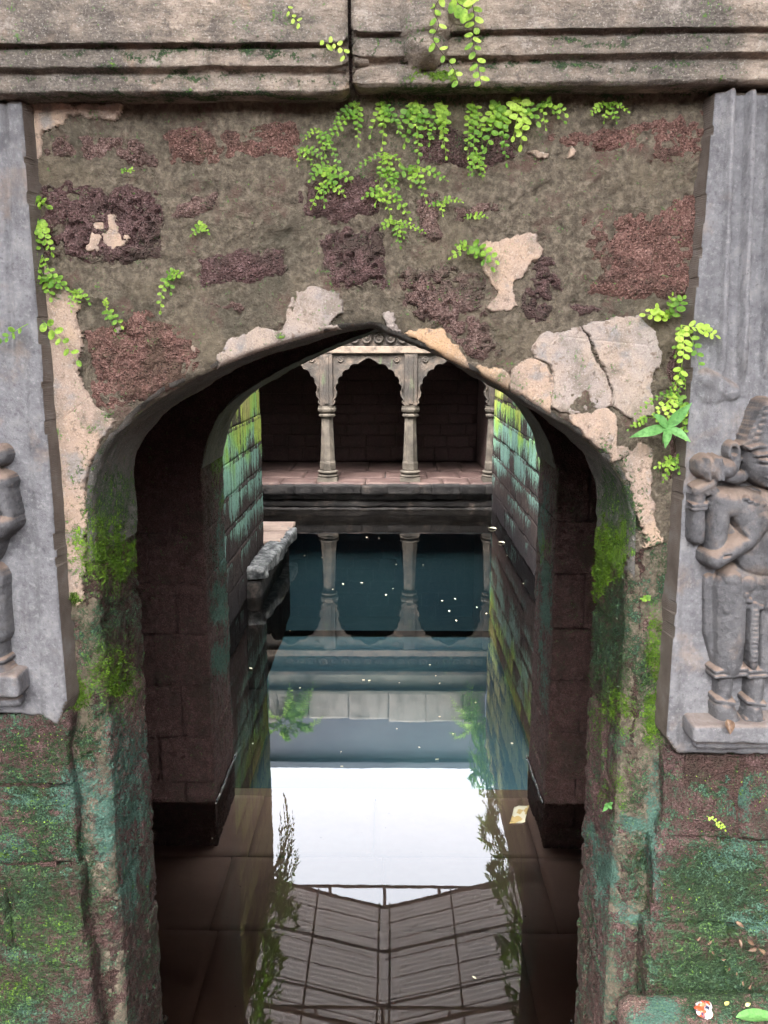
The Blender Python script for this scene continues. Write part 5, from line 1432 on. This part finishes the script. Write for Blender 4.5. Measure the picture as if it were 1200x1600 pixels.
RW = (7.2, 8.4, 9.4, 10.6, 11.8, 12.6, 13.5, 14.4, 15.4)
for i, y in enumerate(RW): k += 1; clump((2.06, y, 5.2 + random.uniform(-.6, .25)), (-1, 0), ORD[len(RW) - 1 - i] + ' fern clump from the far end of the right well-wall top, mirrored in the water', 0.9, k)
for i, x in enumerate((-2.35, -2.15, 1.75, 1.95)): k += 1; clump((x, YC - 0.07, 4.8 + random.uniform(-.1, .1)), (0, -1), ORD[i] + ' fern clump from the left on the far parapet, mirrored in the water', 0.6, k)

# ================================================================== things afloat and fallen
specks_ = [(573, 840, 5), (592, 841, 3), (503, 871, 3), (476, 868, 3), (619, 882, 3), (661, 883, 3), (536, 913, 6), (565, 911, 6), (603, 930, 5), (520, 921, 3), (614, 920, 3), (691, 939, 4), (711, 936, 4),
          (702, 955, 5), (713, 970, 4), (745, 949, 3), (760, 959, 4), (453, 986, 4), (423, 991, 3), (672, 1039, 4), (681, 1056, 3), (687, 1068, 4), (577, 1064, 8), (568, 1063, 5), (624, 1067, 3), (469, 1075, 4), (392, 1045, 9),
          (743, 1098, 4), (687, 1120, 4), (620, 1139, 4), (708, 1147, 4), (683, 1187, 7), (655, 1168, 4), (533, 1175, 4), (800, 1162, 6), (818, 912, 4), (792, 868, 4), (412, 886, 3), (395, 1162, 4), (534, 1198, 5), (741, 1528, 7), (332, 1310, 3)]
specks = sorted(specks_, key=lambda q: q[1])
zones = {}
lm = []
for i in range(4):
    lv, lt = leaf_fan((0, -0.5, 0), (0, 1, 0), (0, 0, 1), 1.0, 0.45 + 0.1 * i, 0.05, 9, i % 2)
    lm.append(np_mesh('floating_leaf', [tuple(v) for v in lv], lt, False))
for i, (u, v, r) in enumerate(specks):
    p = onz(u, v, 0.003); dist = np.linalg.norm(p - C0)
    o = link('floating_leaf', random.choice(lm), None, None, p)
    if not o.data.materials: o.data.materials.append(MAT['pale_leaf'])
    sz = r * dist / F * 0.62; o.scale = (sz * 1.5, sz * 1.5, sz); o.rotation_euler = (random.uniform(-.15, .15), random.uniform(-.15, .15), random.uniform(0, 6.28)); o.location.z = 0.004 + 0.15 * sz
    side = 'left' if u < 512 else 'right' if u > 641 else 'middle'
    reach = 'near the far gallery' if v < 900 else 'over the mirrored pillars' if v < 1000 else 'over the mirrored upper wall' if v < 1090 else 'over the mirrored parapet' if v < 1210 else 'near the close arch'
    zones[(side, reach)] = zones.get((side, reach), 0) + 1
    tag(o, ORD[zones[(side, reach)] - 1] + ' pale leaf speck ' + reach + ', ' + side + ' side, counting from gallery', 'leaf', 'pale leaf specks afloat on the water')
for u, v, sz, lab in ((769, 826, 0.075, 'larger white leaf afloat by the far right corner of the well'), (783, 848, 0.06, 'pinkish leaf afloat along the right well wall')):
    o = big_leaf((0, -.5, 0), (0, .5, .12), 0.62, None, MAT['pale_leaf'], (0, 0, 1), 3, 'floating_leaf'); p = onz(u, v, 0.01); o.location = p; o.scale = (sz * 2.2,) * 3; o.rotation_euler = (0, 0, 1.1)
    tag(o, lab, 'leaf')
# sodden carton afloat at the foot of the inner right jamb
def sheet(name, pts, mat, th, label, cat, crumple=0.004, seed=0, n=10):
    a, b, c, d = [np.array(p, float) for p in pts]
    U_, V_ = np.meshgrid(np.linspace(0, 1, n + 1), np.linspace(0, 1, n + 1), indexing='ij')
    P = (a * ((1 - U_) * (1 - V_))[..., None] + b * (U_ * (1 - V_))[..., None] + c * (U_ * V_)[..., None] + d * ((1 - U_) * V_)[..., None])
    nn = np.cross(b - a, d - a); nn /= np.linalg.norm(nn)
    P = P + nn * (fbm(P, 1.0 / (np.linalg.norm(b - a) * 0.45), 3, seed) * crumple)[..., None]
    o = link(name, grid_mesh(name, P), mat)
    md = o.modifiers.new('thickness', 'SOLIDIFY'); md.thickness = th
    return tag(o, label, cat)
q = [onz(796, 1287, 0.005), onz(820, 1284, 0.012), onz(827, 1258, 0.03), onz(804, 1260, 0.02)]
sheet('floating_carton', q, MAT['card'], 0.004, 'flattened yellowish carton afloat beside the inner right jamb', 'litter', 0.02, 5)
# crumpled wrapper on the mossy ledge
q0 = onz(1100, 1580, 0.83); rnd = np.random.RandomState(4)
bm = bmesh.new(); bmesh.ops.create_icosphere(bm, subdivisions=4, radius=0.045)
for vtx in bm.verts:
    p = np.array([[vtx.co.x, vtx.co.y, vtx.co.z]]); f = 1 + 0.55 * float(np.abs(fbm(p, 22, 3, 7))[0]) * 1.6 - 0.35
    vtx.co = Vector((vtx.co.x * 0.95 * f, vtx.co.y * 0.8 * f, vtx.co.z * 0.62 * f))
me = bpy.data.meshes.new('crumpled_wrapper'); bm.to_mesh(me); bm.free()
o = link('crumpled_wrapper', me, MAT['foil'], None, (q0[0], q0[1], 0.835)); o.rotation_euler = (0.3, 0.2, 0.8)
tag(o, 'crumpled red and silver foil wrapper lying on the mossy ledge', 'wrapper')
# fallen leaves on the base wall and ledge
spots = [(1150, 1440, 15), (1155, 1468, 12), (1168, 1470, 14), (1182, 1482, 14), (1195, 1490, 16), (1094, 1464, 9), (1106, 1475, 9), (1112, 1486, 8), (1128, 1500, 7), (1140, 1512, 7), (1150, 1524, 7), (1160, 1533, 8), (1170, 1545, 9), (1180, 1560, 9)]
for i, (u, v, r) in enumerate(spots):
    y = YS - 0.075 - 0.02 * (v > 1500)
    p = at(u, v, y); d = Vector((random.uniform(-1, 1), -0.2, random.uniform(-1, 1))).normalized()
    o = big_leaf(p, np.array(p) + np.array(d) * r * PX, r * PX * 0.42, None, MAT['dry_leaf'], (random.uniform(-.3, .3), -1, .6), i, 'fallen_leaf', 0.3, 0.2)
    tag(o, ORD[i] + ' dry brown leaf, counted downwards, caught on the mossy right base wall', 'leaf', 'dry leaves on the right base wall')
p = onz(1150, 1590, 0.83); o = big_leaf(p, (p[0] + 0.16, p[1] - 0.02, 0.86), 0.06, None, MAT['broad'], (0, 0, 1), 2, 'fallen_leaf'); tag(o, 'pale green oval leaf lying at the lower right corner', 'leaf')
for i, (u, v) in enumerate(((1093, 1575), (1133, 1571), (1166, 1573))):
    p = onz(u, v, 0.835); o = big_leaf(p, (p[0] + 0.02, p[1] + 0.014, 0.84), 0.014, None, MAT['yellow_leaf'], (0, 0, 1), 2, 'fallen_leaf'); tag(o, ('small yellow leaf left of the foil wrapper on the mossy ledge', 'small yellow leaf just right of the foil wrapper on the ledge', 'small yellow leaf nearest the pale green oval leaf on the ledge')[i], 'leaf', 'yellow leaves on the ledge')
p = at(128, 1574, YF + 0.06); o = big_leaf(p, (p[0] + 0.03, p[1] - 0.004, p[2] - 0.002), 0.022, None, MAT['yellow_leaf'], (0, -1, .8), 2, 'fallen_leaf'); tag(o, 'pale oval leaf stuck to the wet foot of the left jamb', 'leaf')
# dried flower offering at the carved foot
p = at(1136, 1124, YS - 0.105)
o = big_leaf(p, (p[0] + .004, p[1] - .03, p[2] - .042), 0.034, None, MAT['dry_leaf'], (0, -1, .4), 2, 'dry_flower', 0.5, 0.1); tag(o, 'dried tan flower lying on the carved foot of the right figure', 'flower')

# bright specks of liverwort and tiny leaves in the moss of the base walls
rnd = random.Random(11); V = []; T = []
areas = [(0, 100, 1140, 1600, YS - .012, 260), (1035, 1200, 1200, 1560, YS - .02, 130), (140, 210, 830, 900, YF + .1, 0)]
for (ua, ub, va, vb, y, n) in areas:
    for _ in range(n):
        u, v = rnd.uniform(ua, ub), rnd.uniform(va, vb)
        if rnd.random() > 0.25 + 0.75 * vn(np.array(u / 30), np.array(v / 30), np.array(0.5), 3): continue
        p = at(u, v, y + rnd.uniform(-.012, .004))
        lv, lt = leaf_fan(p, (rnd.uniform(-1, 1), -.3, rnd.uniform(-1, 1)), (rnd.uniform(-.5, .5), -1, rnd.uniform(0, 1)), rnd.uniform(.003, .009) * (0.6 + rnd.random() ** 3), rnd.uniform(.002, .006), .1, 6)
        b = len(V); V += [tuple(x) for x in lv]; T += [(x + b, yy + b, z + b) for x, yy, z in lt]
tag(link('moss_leaves', np_mesh('moss_leaves', V, T, False), MAT['fern']), 'bright specks of tiny leaves in the moss of the base walls', 'moss', kind='stuff')

# meniscus: the thin bead of water that climbs the stone where it meets the surface
def meniscus(pts, r=0.010):
    pts = np.array(pts, float); n = 60
    L = smooth_line(pts, n, 0.5); L[:, 0] += fbm(L, 9, 3, 5) * 0.010; L[:, 2] = 0.001
    tube('meniscus', [tuple(p) for p in L], [r * (0.55 + 0.9 * random.random()) for _ in range(n)], MAT['water'], water, 6)
meniscus([(-1.250, Y2F + 0.0, 0), (-1.248, Y2R, 0)]); meniscus([(1.078, Y2F, 0), (1.076, Y2R, 0)])
meniscus([(-1.085, 3.0, 0), (-1.088, YR, 0)]); meniscus([(0.868, 3.0, 0), (0.87, YR, 0)])

# moss cushions: short tufts standing off the stone where moss grows thickest
MV = np.concatenate([a for a, b in MOSS]); MA = np.concatenate([b for a, b in MOSS])
u_, v_ = proj(MV)
vis = (v_ < 1640) & (v_ > 100) & (u_ > -30) & (u_ < 1230) & (MV[:, 2] > 0.01)
rs = np.random.RandomState(5)
def tufts(label, sel, n, mat, ln):
    idx = rs.choice(np.nonzero(sel)[0], n)
    B = MV[idx] + rs.normal(0, 0.003, (n, 3)) * np.array([1, 0.3, 1])
    inner = (MV[idx, 1] > YF + 0.03)
    D = np.stack([np.where(inner, -np.sign(B[:, 0] + 0.1), 0), np.where(inner, -0.35, -1.0), np.full(n, 0.25)], 1) + rs.normal(0, 0.55, (n, 3))
    D /= np.linalg.norm(D, axis=1, keepdims=True)
    W = np.cross(D, rs.normal(0, 1, (n, 3))); W /= np.linalg.norm(W, axis=1, keepdims=True)
    L = rs.uniform(*ln, (n, 1)); w = L * 0.28
    V = np.stack([B - W * w - D * 0.003, B + W * w - D * 0.003, B + D * L + rs.normal(0, 0.001, (n, 3))], 1).reshape(-1, 3)
    T = np.arange(3 * n).reshape(n, 3)
    tag(link('moss', np_mesh('moss', V, T, False), mat), label, 'moss', kind='stuff')
MAT['moss_bright'] = mk_leaf('moss_bright', (0.05, 0.11, 0.010), (0.15, 0.26, 0.02), 0.3)
MAT['moss_deep'] = mk_leaf('moss_deep', (0.018, 0.042, 0.014), (0.06, 0.11, 0.03), 0.2)
tufts('bright moss cushions on the jambs and base walls', vis & (MA[:, 0] > 0.40) & (fbm(MV, 24, 3, 77) > 0.02), 11000, MAT['moss_bright'], (0.005, 0.013))
tufts('dark green moss coating the base walls and jambs', vis & (MA[:, 1] > 0.45) & (v_ > 700) & (fbm(MV, 18, 3, 78) > 0.0), 20000, MAT['moss_deep'], (0.004, 0.011))
